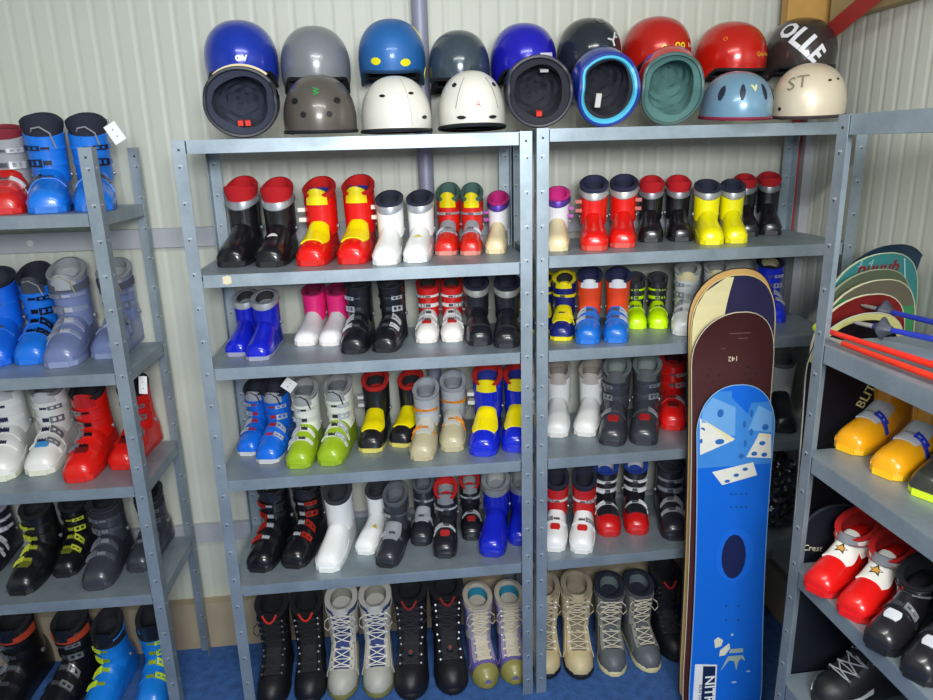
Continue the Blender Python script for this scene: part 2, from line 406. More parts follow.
    if g('mark'):        # small printed mark on the toe
        mc, mx_, tt = g('mark'); mb = MB(); mb.slab(F.shell, tt, tt+.055, PI/2-.42-mx_, PI/2+.12-mx_, 3, 6, .0005, .0014, 0, lambda u: 1-.8*u)
        P_.append(('printed_mark', mb, pl(mc, .4), None))
    # front closing line of the cuff
    if kind != 'snow':
        mb = MB(); mb.slab(F.cuff, .22 if kind == 'ski' else .35, .995, -PI/2+.30*side*-1-.03, -PI/2+.30*side*-1+.03, 8, 1, -.001, .0018)
        P_.append(('overlap_edge', mb, pl(g('edge', cuff_c), .4), None))
        for sx in (-1, 1):
            mb = MB()
            c = Vector((sx*(.0492 if kind == 'ski' else .0515), .072, .105))
            mb.loft([[c+Vector((sx*e, .008*r*math.cos(2*PI*j/10), .008*r*math.sin(2*PI*j/10))) for j in range(10)] for e, r in ((-.004, 1), (.0025, 1), (.004, .6))])
            P_.append(('pivot', mb, mtl('#9a9da2', .3), None))
    lc = g('lever', '#c9ccd0'); sc_ = g('strap', cuff_c)
    lm = mtl(lc, .28) if g('lever_metal', True) else pl(lc, .35)
    # straps and buckles on the shell
    def frame(fn, u0, u1, c0, hw_, b_, o0, o1):
        """an open rectangular wire frame lying on the surface"""
        mb = MB()
        mb.slab(fn, u0, u0+b_, c0-hw_, c0+hw_, 1, 7, o0, o1); mb.slab(fn, u1-b_, u1, c0-hw_, c0+hw_, 1, 7, o0, o1)
        mb.slab(fn, u0, u1, c0-hw_-.02, c0-hw_+.11, 2, 2, o0-.0005, o1+.001); mb.slab(fn, u0, u1, c0+hw_-.09, c0+hw_+.02, 2, 2, o0-.0005, o1+.001)
        mb.slab(fn, u0+b_*.8, u1-b_*.8, c0-.06, c0+.07, 1, 1, o0-.001, o0+.002)
        return mb
    def strap_set(fn, u, w_, a0, a1, c0, hw_, b_):
        mb = MB(); mb.slab(fn, u+w_*.12, u+w_*.88, a0, a1, 2, 14, .0008, .0040)
        P_.append(('buckle', mb, pl(sc_, .4), None)); ib = len(P_)-1
        P_.append(('lever', frame(fn, u, u+w_, c0, hw_, b_, .0042, .0088), lm, ib))
        mb = MB(); sg = -1 if (a0+a1)/2 < c0 else 1; m0 = c0+sg*(hw_+.10)
        for k in range(4):
            aa = m0+sg*.09*k; mb.slab(fn, u+w_*.2, u+w_*.8, aa-.022, aa+.022, 1, 1, .0035, .0075)
        mb.slab(fn, u+w_*.26, u+w_*.74, min(m0, m0+sg*.3), max(m0, m0+sg*.3), 1, 4, .003, .0052)
        P_.append(('ladder', mb, mat(g('ladder', '#5a5d62'), .35, .5), ib))
    def buckle_shell(t, w_=.058):
        a0, a1 = (PI*.10, PI*.80) if side > 0 else (PI*.20, PI*.90)
        strap_set(F.shell, t, w_, a0, a1, PI*.335 if side > 0 else PI*.665, .36, .013)
    def buckle_cuff(q, w_=.125):
        a0, a1 = (-PI*.86, -PI*.04) if side > 0 else (-PI*.96, -PI*.14)
        strap_set(F.cuff, q, w_, a0, a1, -PI*.33 if side > 0 else -PI*.67, .36, .028)
    for t in {0: (), 1: (.32,), 2: (.235, .385)}[g('ns', 0)]: buckle_shell(t)
    for q in {0: (), 1: (.5,), 2: (.30, .64)}[g('nc', 0)]: buckle_cuff(q)
    if g('power'):
        mb = MB(); mb.slab(F.cuff, .80, .99, -PI*1.02, PI*.02, 3, 18, .001, .0045); P_.append(('power_strap', mb, fab(g('power')), None))
    if g('sidetab'):    # plastic clips reaching out at the side of rear-entry shoes
        pc = g('sidetab')
        for q in (.34, .62):
            mb = MB()
            p = F.cuff(q, -PI*.08 if side > 0 else -PI*.92, 0)
            mb.box((-.012, -.020, -.006), (.012, .016, .007), 0, Matrix.Translation(p+Vector((side*.007, -.004, 0))))
            P_.append(('side_clip', mb, pl(pc, .35), None))
    # snowboard boot dressing
    if kind == 'snow':
        lace = g('lace'); tc_ = g('panel2')
        def front(u):      # line up the instep and the shin
            if u < .45:
                return F.shell(.22+.30*(u/.45), PI/2, .004)
            q = (u-.45)/.55
            return F.cuff(.12+.84*q, -PI/2, .005)
        mb = MB(); rings = []
        for k in range(15):
            u = k/14; p = front(u); wv = .017+.010*u
            if u < .45: t = .22+.30*(u/.45); row = [F.shell(t, PI/2-x*.42, .003) for x in (-1, -.5, 0, .5, 1)]
            else: q = .12+.84*(u-.45)/.55; row = [F.cuff(q, -PI/2+x*.50, .003) for x in (-1, -.5, 0, .5, 1)]
            if u >= .45: row = list(row)
            rings.append(row+[p2+Vector((0, .006, -.002)) for p2 in reversed(row)])
        # rows of shell run left to right; cuff rows likewise
        for k in range(15):
            if rings[k][0].x > rings[k][4].x: rings[k] = list(reversed(rings[k][:5]))+list(reversed(rings[k][5:]))
        mb.loft(rings); P_.append(('tongue_flap', mb, fab(g('flap', g('tongue', '#333333'))), None))
        for s_ in (-1, 1):  # lacing facing panels
            mb = MB()
            mb.slab(F.shell, .24, .55, PI/2-s_*.48, PI/2-s_*.80, 6, 3, .002, .006)
            mb.slab(F.cuff, .10, .93, -PI/2+s_*.52, -PI/2+s_*.95, 8, 4, .001, .005)
            P_.append(('eyelet_panel', mb, mat(g('facing', cuff_c), .5, 0, .1), None))
        if tc_:
            for s_ in (-1, 1):
                mb = MB(); mb.slab(F.cuff, .25, .90, -PI/2+s_*1.05, -PI/2+s_*2.0, 6, 5, .0005, .004); mb.slab(F.shell, .30, .75, (.12 if s_ > 0 else PI-.12), (.55 if s_ > 0 else PI-.55), 6, 4, .0005, .004)
                P_.append(('side_panel', mb, mat(tc_, .5, 0, .1), None))
        if lace:
            mb = MB(); L = []; n_ = 8
            for k in range(n_):
                for s_ in (-1, 1):
                    u = k/(n_-1)
                    if u < .42: p = F.shell(.25+.28*(u/.42), PI/2-s_*.55, .008)
                    else: p = F.cuff(.14+.74*(u-.42)/.58, -PI/2+s_*.62, .009)
                    L.append(p)
            for k in range(n_):
                lp, rp = L[2*k], L[2*k+1]; md = (lp+rp)/2+Vector((0, -.008 if k > 2 else -.004, .003))
                mb.tube([lp, (lp+md)/2+Vector((0, -.003, .001)), md, (rp+md)/2+Vector((0, -.003, .001)), rp], .0021, n=5)
                if k < n_-1:
                    l2, r2 = L[2*k+2], L[2*k+3]
                    mb.tube([lp, (lp+r2)/2+Vector((0, -.010, .004)), r2], .0021, n=5); mb.tube([rp, (rp+l2)/2+Vector((0, -.012, .004)), l2], .0021, n=5)
                for p in (lp, rp): mb.tube([p+Vector((0, .004, -.003)), p+Vector((0, -.003, .002))], .0036, n=6, m=1)
            tp = L[-2]; tq = L[-1]
            for s_, p in ((-1, tp), (1, tq)):
                mb.tube([p, p+Vector((s_*.016, -.010, -.012)), p+Vector((s_*.020, -.012, -.035)), p+Vector((s_*.006, -.014, -.050)), p+Vector((-s_*.008, -.015, -.030)), (tp+tq)/2+Vector((0, -.012, 0))], .0019, n=5)
            P_.append(('lace', mb, [fab(lace), mtl(g('eyelet', '#55575c'), .3)], None))
        if g('boa'):
            mb = MB(); c = F.shell(.33, PI/2, .006)
            mb.loft([[c+Vector((.011*r*math.cos(2*PI*j/14), -.5*e+.005*r*math.sin(2*PI*j/14), e+.011*r*math.sin(2*PI*j/14)*.9)) for j in range(14)] for e, r in ((0, 1.1), (.005, 1.1), (.006, .9), (.011, .85))])
            mb.tube([c+Vector((0, -.006, .013)), c+Vector((.004, -.007, .0135))], .005, n=8, m=1)
            P_.append(('dial', mb, [pl('#15161a'), pl(g('boa'))], None))
        if g('loop'):
            mb = MB(); zt = F.zc1+.004; yc = F.cy-F.lean*(zt-.1)-interp(F.ry, 1)-.004
            mb.tube([(x*.026, yc-.006+.012*x*x, zt-.032+.026*x*x) for x in (-1, -.6, -.2, .2, .6, 1)], .0042, n=6)
            P_.append(('pull_loop', mb, fab(g('loop')), None))
        mb = MB(); zt = F.zc1+.016; yc = F.cy-F.lean*(zt-.1)+interp(F.ry, 1)-.004
        mb.tube([(-.008, yc, zt-.01), (-.007, yc+.002, zt+.012), (0, yc+.003, zt+.017), (.007, yc+.002, zt+.012), (.008, yc, zt-.01)], .003, n=6)
        P_.append(('heel_loop', mb, fab(g('hloop', '#15161a')), None))
    if g('cable'):      # a cord loop over the opening
        mb = MB(); c = F.cuff(1, -PI/2); mb.tube([c+Vector((-.03, .03, .004)), c+Vector((-.02, -.004, .026)), c+Vector((.0, -.012, .030)), c+Vector((.022, -.004, .012)), c+Vector((.030, .01, -.03))], .0026, n=6)
        P_.append(('cord', mb, fab(g('cable')), None))
    return P_, F

BOOTS = []
def boot(kind, z, x, y, ytop, yaw, side, st, label, group, gap=.9, s=None, plane=None, toe3=None, rot=None):
    P_, F = make_boot(kind, side, st)
    toe = toe3 or at(x, y, 2, z)
    solve = yaw > 90 or yaw < -90 if toe3 is None else False
    xt = yaw-1000 if solve else None
    th = math.radians(0 if solve else yaw); dx, dy = math.sin(th), -math.cos(th)
    for rnd in range(3 if s is None else 0):
        if solve:
            H = F.Hb*(s or .8); best = None
            for k in range(-24, 25):
                t_ = math.radians(k); q_ = Vector((toe.x-math.sin(t_)*.205*(s or .8), toe.y+math.cos(t_)*.205*(s or .8), z+H)); e = abs(proj(q_)[0]-xt)
                if best is None or e < best[0]: best = (e, t_)
            th = best[1]; dx, dy = math.sin(th), -math.cos(th)
        lo, hi = .5, 1.35
        for _ in range(24):
            s = (lo+hi)/2; H = (F.Hb+st.get('ext', .03)-.03)*s
            p = Vector((toe.x-dx*.20*s, toe.y-dy*.20*s, z+H))
            if proj(p)[1] > ytop: lo = s
            else: hi = s
        s = min(s, (gap-.006)/(F.Hb+.012+max(0, st.get('ext', .03)-.03)))
    s = min(s, (gap-.006)/(F.Hb+.012+max(0, st.get('ext', .03)-.03)))
    c = Vector((toe.x-dx*.158*s, toe.y-dy*.158*s, z+.0004))
    o = empty('snowboard_boot' if kind == 'snow' else 'ski_boot', c, rot or (0, 0, th))
    tag(o, label, 'boot', group)
    M = Matrix.Diagonal((s*st.get('wf', 1), s, s, 1)); objs = []
    for nm, mb, m, par in P_:
        objs.append(mb.build(nm, m, objs[par] if par is not None else o, M=M))
    BOOTS.append(o)
    return o
GAP = {'A1': .34, 'A2': .247+.03, 'A3': .36, 'A4': .37, 'F': .49}
def pair(kind, z, gap, a, b, st, desc, where, group, stb=None, lf='left', rt='right'):
    sd = (-1, 1)
    for k, (q, side) in enumerate(zip((a, b), sd)):
        if q is None: continue
        stt = st if k == 0 or stb is None else {**st, **stb}
        x, y, yt = q[:3]; yaw = q[3] if len(q) > 3 else 0
        boot(kind, z, x, y, yt, yaw, side, stt, '%s boot of the %s pair, %s' % ((lf, rt)[k], desc, where), group, gap)
BK = '#17181d'; SIL = '#b4b8be'; RED = '#d0121c'; WHT = '#e6e8e6'; BLU = '#0e55c8'; NAVY = '#1d2440'; YEL = '#f0dc06'
GA, GB, GL, GR = 'ski boots in the middle shelving unit', 'ski boots in the unit right of the joined posts', 'ski boots in the left shelving unit', 'ski boots in the right shelving unit'
g1, g2, g3, g4 = .335, .272, .355, .365
# ---- middle unit, top boot shelf
z = HA[1]
pair('rear', z, g1, (229, 268, 178, 1240), (268, 268, 179, 1276), dict(shell='#16161b', liner='#c8121e', inner='#a01018', collar=SIL, ext=.040, dip=.25, rough=.25), 'black red-lined', 'at left end of the top boot shelf', GA, dict(mark=('#e8e8e8', -.2, .30)))
pair('rear', z, g1, (309, 267, 178, 1318), (351, 265, 176, 1358), dict(shell='#d8140f', panel=YEL, liner='#c81410', inner='#1c2c8c', tongue=YEL, ext=.034, sidetab='#e9e6dc', sole='#c8140f', rough=.25), 'red and yellow', 'beside black red-lined pair, top shelf', GA)
pair('rear', z, g1, (386, 266, 191, 1391), (415, 263.5, 190.5, 1420), dict(shell=WHT, liner='#23273a', inner='#1d2130', collar=SIL, ext=.020, rough=.3, sole='#d9dbd8'), 'plain white dark-lined', 'in the middle of the top boot shelf', GA, dict(mark=('#c9b848', -.1, .26)))
pair('rear', z, g1, (455, 256, 184, 1457), (485, 255.5, 184, 1486), dict(shell='#cf1e14', liner='#4b6a60', inner='#4b6a60', tongue=YEL, plate='#8d9199', nc=1, ns=1, strap='#8a8d94', ext=.042, sole='#c98274'), 'red green-collared', 'with silver buckles on the top shelf', GA)
boot('rear', z, 512, 254, 191, 1515, -1, dict(shell='#e2d2a8', cuff='#dcdce2', liner='#c8207c', inner='#c8207c', collar='#5b3fa0', ext=.022, sidetab='#a03a9c', sole='#d9c9a0'), 'white and cream pink-lined boot half hidden left of the joined posts', GA, g1)
# ---- right bay top
z = HB[1]
boot('rear', z, 556.5, 252, 187, 1558, 1, dict(shell='#e2d2a8', cuff='#dcdce2', liner='#c8207c', inner='#c8207c', collar='#5b3fa0', ext=.022, sidetab='#a03a9c', sole='#d9c9a0'), 'white and cream pink-lined boot right of the joined posts, beside red boots', GB, g1)
pair('rear', z, g1, (594.5, 251.5, 176, 1594), (622, 248.5, 175, 1624.6), dict(shell='#da160f', liner='#272a48', inner='#20233a', collar='#c3c3c0', ext=.026, sidetab='#b04a3a', sole='#c9463a', rough=.25), 'red navy-lined', 'beside the pink-lined boot on the top shelf', GB)
pair('rear', z, g1, (651, 243, 176.5, 1652), (682, 242, 176, 1679), dict(shell='#18181d', liner='#c3121e', inner='#a01018', collar='#9a9aa0', ext=.032, dip=.2, rough=.25), 'black red-lined', 'between red and yellow pairs, top shelf', GB)
pair('rear', z, g1, (716, 245.5, 179.5, 1711.5), (745, 243.5, 179, 1741), dict(shell='#e8e004', liner='#24283c', inner='#20233a', collar='#a9abab', ext=.018, sole='#e0d400', rough=.25), 'bright yellow', 'on the top boot shelf', GB)
pair('rear', z, g1, (757, 237, 174, 1754), (781, 235.5, 172, 1780), dict(shell='#1b1b20', liner='#b5121d', inner='#901018', collar='#8b8d92', dip=.2, ext=.024, rough=.25, ns=0), 'black red-lined', 'right of the bright yellow boots', GB)
# ---- middle unit second shelf
z = HA[2]
pair('rear', z, g2, (234.5, 357.5, 291, 1244), (256, 362, 291, 1263), dict(shell='#1420b8', liner='#8d9098', inner='#2a2c30', collar='#c3c5c8', ext=.008, sole='#8d90a8', rough=.2), 'glossy royal blue', 'at left end of the second shelf', GA)
pair('rear', z, g2, (303, 347, 284, 1312), (328, 347, 284, 1336), dict(shell='#e9e7e6', cuff='#e8287a', liner='#b81c60', inner='#7c1440', ext=.012, sole='#e0dad8'), 'pink-cuffed white', 'on the second shelf', GA)
pair('ski', z, g2, (352, 355, 277, 1358), (383, 353.5, 277, 1391), dict(shell='#15161c', cuff='#1a1b20', liner='#2a2c33', inner='#40434b', ns=2, nc=2, lever='#d8dade', strap='#17181d', ext=.015), 'black silver-buckled', 'in the middle of the second shelf', GA)
pair('ski', z, g2, (428, 344, 279, 1429), (453, 343, 279, 1452), dict(shell='#e5e2df', cuff='#cf1b18', liner='#b01714', inner='#333', ns=2, nc=2, strap='#e8e6e4', lever='#b9bbbf', badge='#c8221e', ext=.012, sole='#d9d4cf'), 'red-cuffed white', 'on the second shelf', GA)
pair('rear', z, g2, (478, 347, 275, 1473), (506, 349, 275, 1507), dict(shell='#1b1d24', cuff='#20222a', liner='#1f2438', inner='#1f2438', collar='#b9b9b4', ext=.022, panel='#191b22', rough=.28), 'pale-collared black', 'beside the joined posts, second shelf', GA)
# right bay second shelf
z = HB[2]
pair('ski', z, g2, (543, 334, 274, 1546), (561, 341.5, 274, 1565), dict(shell='#15206c', cuff='#1a2470', liner='#e6d410', inner='#222', ns=1, nc=1, panel='#ecdc10', strap='#ecdc10', tongue='#f0de10', lever='#d8c820', lever_metal=False, ext=.015, sole='#e0d010'), 'navy and yellow', 'right of the joined posts, second shelf', GB)
pair('ski', z, g2, (584.5, 345, 271, 1587), (617, 343.5, 271, 1620), dict(shell='#1568c4', cuff='#e0461c', liner='#20264c', inner='#20264c', tongue='#e8e8ea', ns=2, nc=0, strap='#1a5fb0', lever='#c9ccd2', ext=.022, sole='#1c6cc8'), 'blue and orange', 'on the second shelf', GB)
pair('ski', z, g2, (638, 330, 275, 1636), (657, 329.5, 275, 1656), dict(shell='#c8f000', cuff='#2a2c32', liner='#3a3c42', inner='#2b2d33', ns=1, nc=2, strap='#c4ec00', lever='#50545a', ext=.015, sole='#c8f000'), 'neon yellow and black', 'left of the snowboard tips, second shelf', GB)
pair('ski', z, g2, (684, 336.5, 264, 1688), (716, 334, 262, 1717), dict(shell='#d9dbd8', cuff='#d0d3d1', liner='#a9aaa6', inner='#8d8f8c', tongue='#d9cfa0', ns=2, nc=2, strap='#c9cccb', lever='#9a9da0', ladder='#c9cccb', ext=.022, sole='#d0d0cc'), 'pale grey', 'partly behind the snowboard tips, second shelf', GB)
boot('ski', z, 784, 323, 259, 1780, 1, dict(wf=1.1, shell='#0f22b0', cuff='#1226b4', liner='#151a40', inner='#c0b890', ns=2, nc=2, strap='#1428b8', lever='#b9bcc2', ext=.010), 'royal blue silver-buckled boot right of the cream-topped snowboard', GB, g2)
# ---- third shelf
z = HA[3]
pair('ski', z, g3, (246, 457, 382, 1256), (266, 465, 382, 1275), dict(shell='#0f63d0', liner='#1a1d2c', inner='#25283a', ns=2, nc=2, strap='#1060c8', lever='#c9ccd2', badge=None, ladder='#d03028', ext=.028, tongue='#9a9da2', sole='#b9bcc0', cable='#1d1f24'), 'small blue', 'at left end of the third shelf', GA)
pair('ski', z, g3, (297, 470, 384, 1304), (328, 467, 379, 1338), dict(shell='#8fae1c', cuff='#dfe2d8', liner='#8f9090', inner='#606468', tongue='#a0a2a0', ns=2, nc=2, strap='#c8ccc0', lever='#c9ccd0', ladder='#3a3c40', ext=.030, sole='#86a41c', cable='#1d1f24'), 'lime green and white', 'on the third shelf', GA)
pair('rear', z, g3, (369.5, 454, 372, 1375), (400, 448.5, 372, 1412), dict(shell='#16171c', cuff='#18191f', panel='#f2de04', liner='#b81a16', inner='#1a1a1d', ext=.030, nc=0, sidetab='#c9ccd0', sole='#c8bc60'), 'black and yellow', 'on the third shelf', GA)
pair('rear', z, g3, (419, 462, 382, 1424), (452, 453, 374, 1453), dict(shell='#b3ab8c', cuff='#a9adb2', liner='#9b9fa6', inner='#7d8188', plate='#b4b4ac', nc=1, ns=1, strap='#d07c14', lever='#d88818', lever_metal=False, ladder='#d88818', ext=.030, sole='#b0a584'), 'silver and gold orange-buckled', 'on the third shelf', GA)
pair('rear', z, g3, (484, 457.5, 366, 1489), (512.5, 453.5, 366, 1516), dict(shell='#1426c0', panel='#f2de04', liner='#b81a16', inner='#1c2c8c', tongue='#f2de04', ext=.030, sidetab='#d8d8d0', sole='#1a2cc0', rough=.22), 'bright blue and yellow', 'beside the joined posts', GA)
z = HB[3]
pair('rear', z, g3, (556.5, 438.5, 362, 1559), (584, 437.5, 362, 1592), dict(shell='#dedfdc', liner='#a49c94', inner='#8d857e', tongue='#b4aca4', ext=.034, sole='#d0d0cc', rough=.35), 'beige-lined white', 'right of the joined posts, third shelf', GB)
pair('ski', z, g3, (611.5, 447, 361, 1618), (642.5, 446.5, 359, 1647), dict(shell='#33353c', cuff='#3a3c43', liner='#66706e', inner='#7c8683', tongue='#5c605f', ns=1, nc=2, strap='#3a3c42', lever='#9a9da2', badge='#9c1c1c', ext=.030, sole='#26282c'), 'dark grey red-badged', 'on the third shelf', GB)
boot('ski', z, 673, 431.5, 352, 1674, 1, dict(shell='#dc1a16', cuff='#d81a16', liner='#b01714', inner='#40141a', ns=1, nc=2, strap='#e02420', lever='#cfd0d2', badge='#6a1012', ext=.022, sole='#cc1814'), 'bright red ski boot partly hidden by the leaning snowboards, third shelf', GB, g3)
boot('ski', z, 787, 434, 352, 1785, 1, dict(shell='#1a1c22', cuff='#d0d2d0', liner='#7d8084', inner='#6a6d70', ns=0, nc=0, ext=.028, sole='#17181c'), 'white boot with black foot right of the blue snowboard tip', GB, g3)
# ---- fourth shelf
z = HA[4]
pair('ski', z, g4, (257, 574, 478, 1273), (291, 570, 476, 1307), dict(shell='#121318', liner='#1a1b20', inner='#8a8c90', tongue='#1c1d22', ns=2, nc=2, strap='#121318', lever='#c03020', ladder='#c9ccd0', ext=.024, rough=.22), 'glossy black red-buckled', 'at left end of the fourth shelf', GA)
pair('rear', z, g4, (326, 574, 484, 1337), (363, 556, 482, 1377), dict(shell='#e6e8e7', liner='#33363c', inner='#2a2c32', ext=.030, sole='#dcdedc', rough=.3), 'plain white', 'on the fourth shelf', GA, dict(mark=('#d0b020', .2, .3)))
boot('rear', z, 385, 569, 487, 1395, -1, dict(shell='#2a2c33', cuff='#34363d', liner='#5a5e64', inner='#6a6e74', plate='#8a8d93', nc=1, ns=1, strap='#55585f', ext=.034, sole='#1c1d22'), 'dark grey boot with silver plate in front on the fourth shelf', GA, g4)
boot('rear', z, 420.5, 547, 476, 1423, 1, dict(shell='#26282f', cuff='#30323a', liner='#5a5e64', inner='#6a6e74', plate='#b4b7bc', nc=1, ns=1, strap='#8a8d93', ext=.034, sole='#1c1d22'), 'dark grey boot with silver plate set back on the fourth shelf', GA, g4)
pair('rear', z, g4, (444.5, 559.5, 482, 1445.5), (473, 541.5, 474, 1470), dict(shell='#1c1d22', cuff='#202127', liner='#c41a1c', inner='#8d9094', tongue='#85888c', badge='#a82828', nc=1, ns=1, strap='#b4b7bc', ext=.034, sole='#1c1d22'), 'black red-lined', 'on the fourth shelf', GA)
pair('rear', z, g4, (493, 558, 473, 1497), (517, 547, 475, 1518), dict(shell='#1423b4', liner='#8d9094', inner='#a4a6a4', collar='#a4a6a8', ext=.014, sole='#1423a4', rough=.2), 'glossy royal blue', 'beside the joined posts, fourth shelf', GA)
z = HB[4]
pair('ski', z, g4, (554, 553, 472, 1557), (581, 555, 472, 1585), dict(shell='#e2e2e2', cuff='#c41c1a', liner='#1f2234', inner='#1a1d2c', ns=1, nc=1, strap='#e0e0e0', lever='#9a9da2', badge='#c42422', ext=.040, sole='#d6d6d4'), 'red-cuffed white', 'right of the joined posts, fourth shelf', GB)
pair('ski', z, g4, (610, 538, 461, 1606), (637.5, 536, 460, 1636), dict(shell='#c01416', cuff='#202228', liner='#1c3f9c', inner='#d8d8da', ns=1, nc=2, strap='#e2e3e4', lever='#e8e9ea', lever_metal=False, ext=.016, sole='#b01416', panel='#1c1d22'), 'red and black white-strapped', 'on the fourth shelf', GB)
boot('ski', z, 676, 542, 457, 1671, 1, dict(shell='#1f2028', cuff='#23242c', liner='#2c2e38', inner='#3a3c48', ns=2, nc=2, strap='#84878e', lever='#a9acb2', ext=.02, sole='#17181d'), 'black ski boot with grey straps left of the snowboards, fourth shelf', GB, g4)
# ---- snowboard boots on the floor
GF = 'snowboard boots on the carpet under the shelving'
pair('snow', 0, .48, (266, 712, 600, 1267), (305, 708, 598, 1302), dict(shell='#101014', cuff='#0e0e12', liner='#0c0c10', inner='#0c0c10', lace='#1a1a1d', loop='#d0281c', facing='#14141a', sole='#0d0d10', flap='#121216'), 'black red-looped', 'on the carpet at left', GF)
pair('snow', 0, .48, (342, 703, 595, 1342), (380, 701, 592, 1376.5), dict(shell='#a9a9a0', cuff='#35436c', liner='#b9b6ae', inner='#88857c', lace='#d8d4c8', facing='#c4c0b4', flap='#2a3a70', panel2='#b4b0a4', sole='#6f7040', tongue='#c4c2bc'), 'grey and blue cream-laced', 'on the carpet', GF)
pair('snow', 0, .48, (413, 703, 584, 1412), (453, 698, 581, 1444), dict(shell='#131318', cuff='#101014', liner='#0d0d12', inner='#14141a', lace='#26262b', boa='#d0281c', facing='#191a1f', sole='#0e0e12', flap='#15161b', loop='#8a1c18'), 'black red-dialled', 'on the carpet', GF)
pair('snow', 0, .48, (487, 691, 594, 1476), (512, 687, 592, 1505), dict(shell='#62599a', cuff='#bcb4a4', liner='#b4ac9c', inner='#1c7c9c', lace='#cfc4ac', facing='#9d97ac', flap='#b9b2a4', panel2='#6d64a0', toecap='#8d884c', sole='#7d7838'), 'purple and beige teal-lined', 'left of the joined posts', GF)
pair('snow', 0, .48, (549, 681, 583, 1546), (580, 682, 582, 1575), dict(shell='#c4b48c', cuff='#a89c84', liner='#8f846f', inner='#8a7f6c', lace='#c8bca0', facing='#cdbf9c', flap='#79705f', tongue='#c2b18e', panel2='#cdbf9c', sole='#16181d'), 'beige cream-laced', 'right of the joined posts', GF)
pair('snow', 0, .48, (616, 679, 583, 1610), (653, 675, 581, 1639), dict(shell='#5a5f64', cuff='#54585c', liner='#1c2030', inner='#5d6b6c', lace='#c8c0ac', facing='#8a8a80', flap='#4c5054', panel2='#6a6c6c', sole='#c9bf98'), 'grey cream-soled', 'on the carpet', GF)
boot('snow', 0, 680, 664, 568, 1665, 1, dict(shell='#0f1018', cuff='#0e0f16', liner='#0c0c12', inner='#0c0c12', lace='#1c1d24', loop='#c01c20', facing='#12131c', sole='#0d0e14', flap='#10111a'), 'black snowboard boot with red loop half hidden behind the leaning snowboards', GF, .48)
# ---- left unit
z = HL[0]
LU = GL
boot('ski', z, 8, 214.9, 127, 1009, 1, dict(shell='#c81c18', cuff='#9a9ca0', liner='#7a1c2a', inner='#50141e', ns=1, nc=2, strap='#8d9096', lever='#d9dadc', ext=.014, panel='#c81c18', dip=0, wf=1.15), 'red and grey ski boot at the left photo edge, top left shelf', LU)
pair('ski', z, .9, (46, 213.9, 117, 1041), (93, 211.9, 117, 1085), dict(shell='#1272d8', liner='#1c2030', inner='#4a4e58', ns=1, nc=2, strap='#1272d8', lever='#2a3040', ladder='#20242c', wf=1.12, dip=-.2, ext=.034, sole='#1268c8', cable='#8a8c90'), 'bright blue', 'on the top shelf of the left unit', LU)
z = HL[1]
boot('ski', z, -4, 368, 272, 999, -1, dict(shell='#0f60d4', liner='#1a1f30', inner='#30343e', ns=1, nc=1, strap='#1264d0', lever='#2a3040', ext=.02), 'blue ski boot cut by the left photo edge, second left shelf', LU, .45)
boot('ski', z, 25, 366, 268, 1031, 1, dict(shell='#146cd4', liner='#181c2c', inner='#20242e', tongue='#3a3e48', ns=2, nc=2, strap='#1468cc', lever='#1c2030', ladder='#14161c', ext=.034, cable='#8a8c90'), 'slim bright blue boot between a blue boot and a silver-blue pair', LU, .45)
pair('ski', z, .45, (59, 369, 264, 1066), (104, 360, 264, 1114), dict(shell='#66739c', cuff='#6d7aa4', liner='#8a8f92', inner='#a4a8a8', tongue='#9a9ea2', ns=2, nc=2, strap='#7c86a4', lever='#8d92a0', ladder='#c9ccd4', power='#4a4e5c', ext=.030, sole='#7c88ac', cable='#9a9480'), 'silver-blue', 'on the second shelf of the left unit', LU)
z = HL[2]
pair('ski', z, .352, (-4, 484, 375, 1000), (38, 477, 380, 1047), dict(shell='#dfe0dc', cuff='#dcdedb', liner='#85888c', inner='#707378', tongue='#b9bbbd', ns=2, nc=2, strap='#e0e1de', lever='#85888c', ladder='#3a3c60', ext=.024, sole='#d4d6c4'), 'white grey-buckled', 'on the third shelf of the left unit', LU, dict(badge='#3c8cc8'))
pair('ski', z, .352, (76, 484, 382, 1087), (119, 471, 380, 1133), dict(shell='#d41a12', cuff='#d8180f', liner='#15161c', inner='#202228', tongue='#b41812', ns=2, nc=2, strap='#cc1a14', lever='#8d9094', ladder='#1c1d22', ext=.030, sole='#c81a14', badge='#6c1410'), 'red black-lined', 'on the third shelf of the left unit', LU)
z = HL[3]
boot('ski', z, -16, 578, 500, 995, 1, dict(shell='#1c1c26', cuff='#202029', liner='#a4a0b4', inner='#55586a', ns=2, nc=2, strap='#c9c9d4', lever='#d8d8e0', ext=.02), 'dark boot with white straps at the left photo edge, fourth left shelf', LU, .35)
pair('ski', z, .352, (18, 597, 500, 1036), (62, 579, 496, 1072), dict(shell='#141418', liner='#18181c', inner='#222', ns=2, nc=2, strap='#1a1a1e', lever='#c4cc3c', lever_metal=False, ladder='#b8c040', ext=.024, badge='#5c6420'), 'black yellow-buckled', 'on the fourth shelf of the left unit', LU)
pair('ski', z, .352, (95, 592, 492, 1104), (136, 574, 488, 1148), dict(shell='#34373f', cuff='#3a3d46', liner='#202228', inner='#14151a', ns=2, nc=2, strap='#454850', lever='#85888f', ladder='#9a9da2', power='#22242a', ext=.024), 'metallic dark grey', 'on the fourth shelf of the left unit', LU)
pair('ski', 0, .48, (-8, 730, 612, 1014), (44, 728, 612, 1070), dict(shell='#131317', liner='#17171b', inner='#202024', tongue='#17171b', ns=2, nc=2, strap='#18181c', lever='#8d9094', ext=.030, power='#b83c1c'), 'black orange-banded', 'on the floor of the left unit', LU)
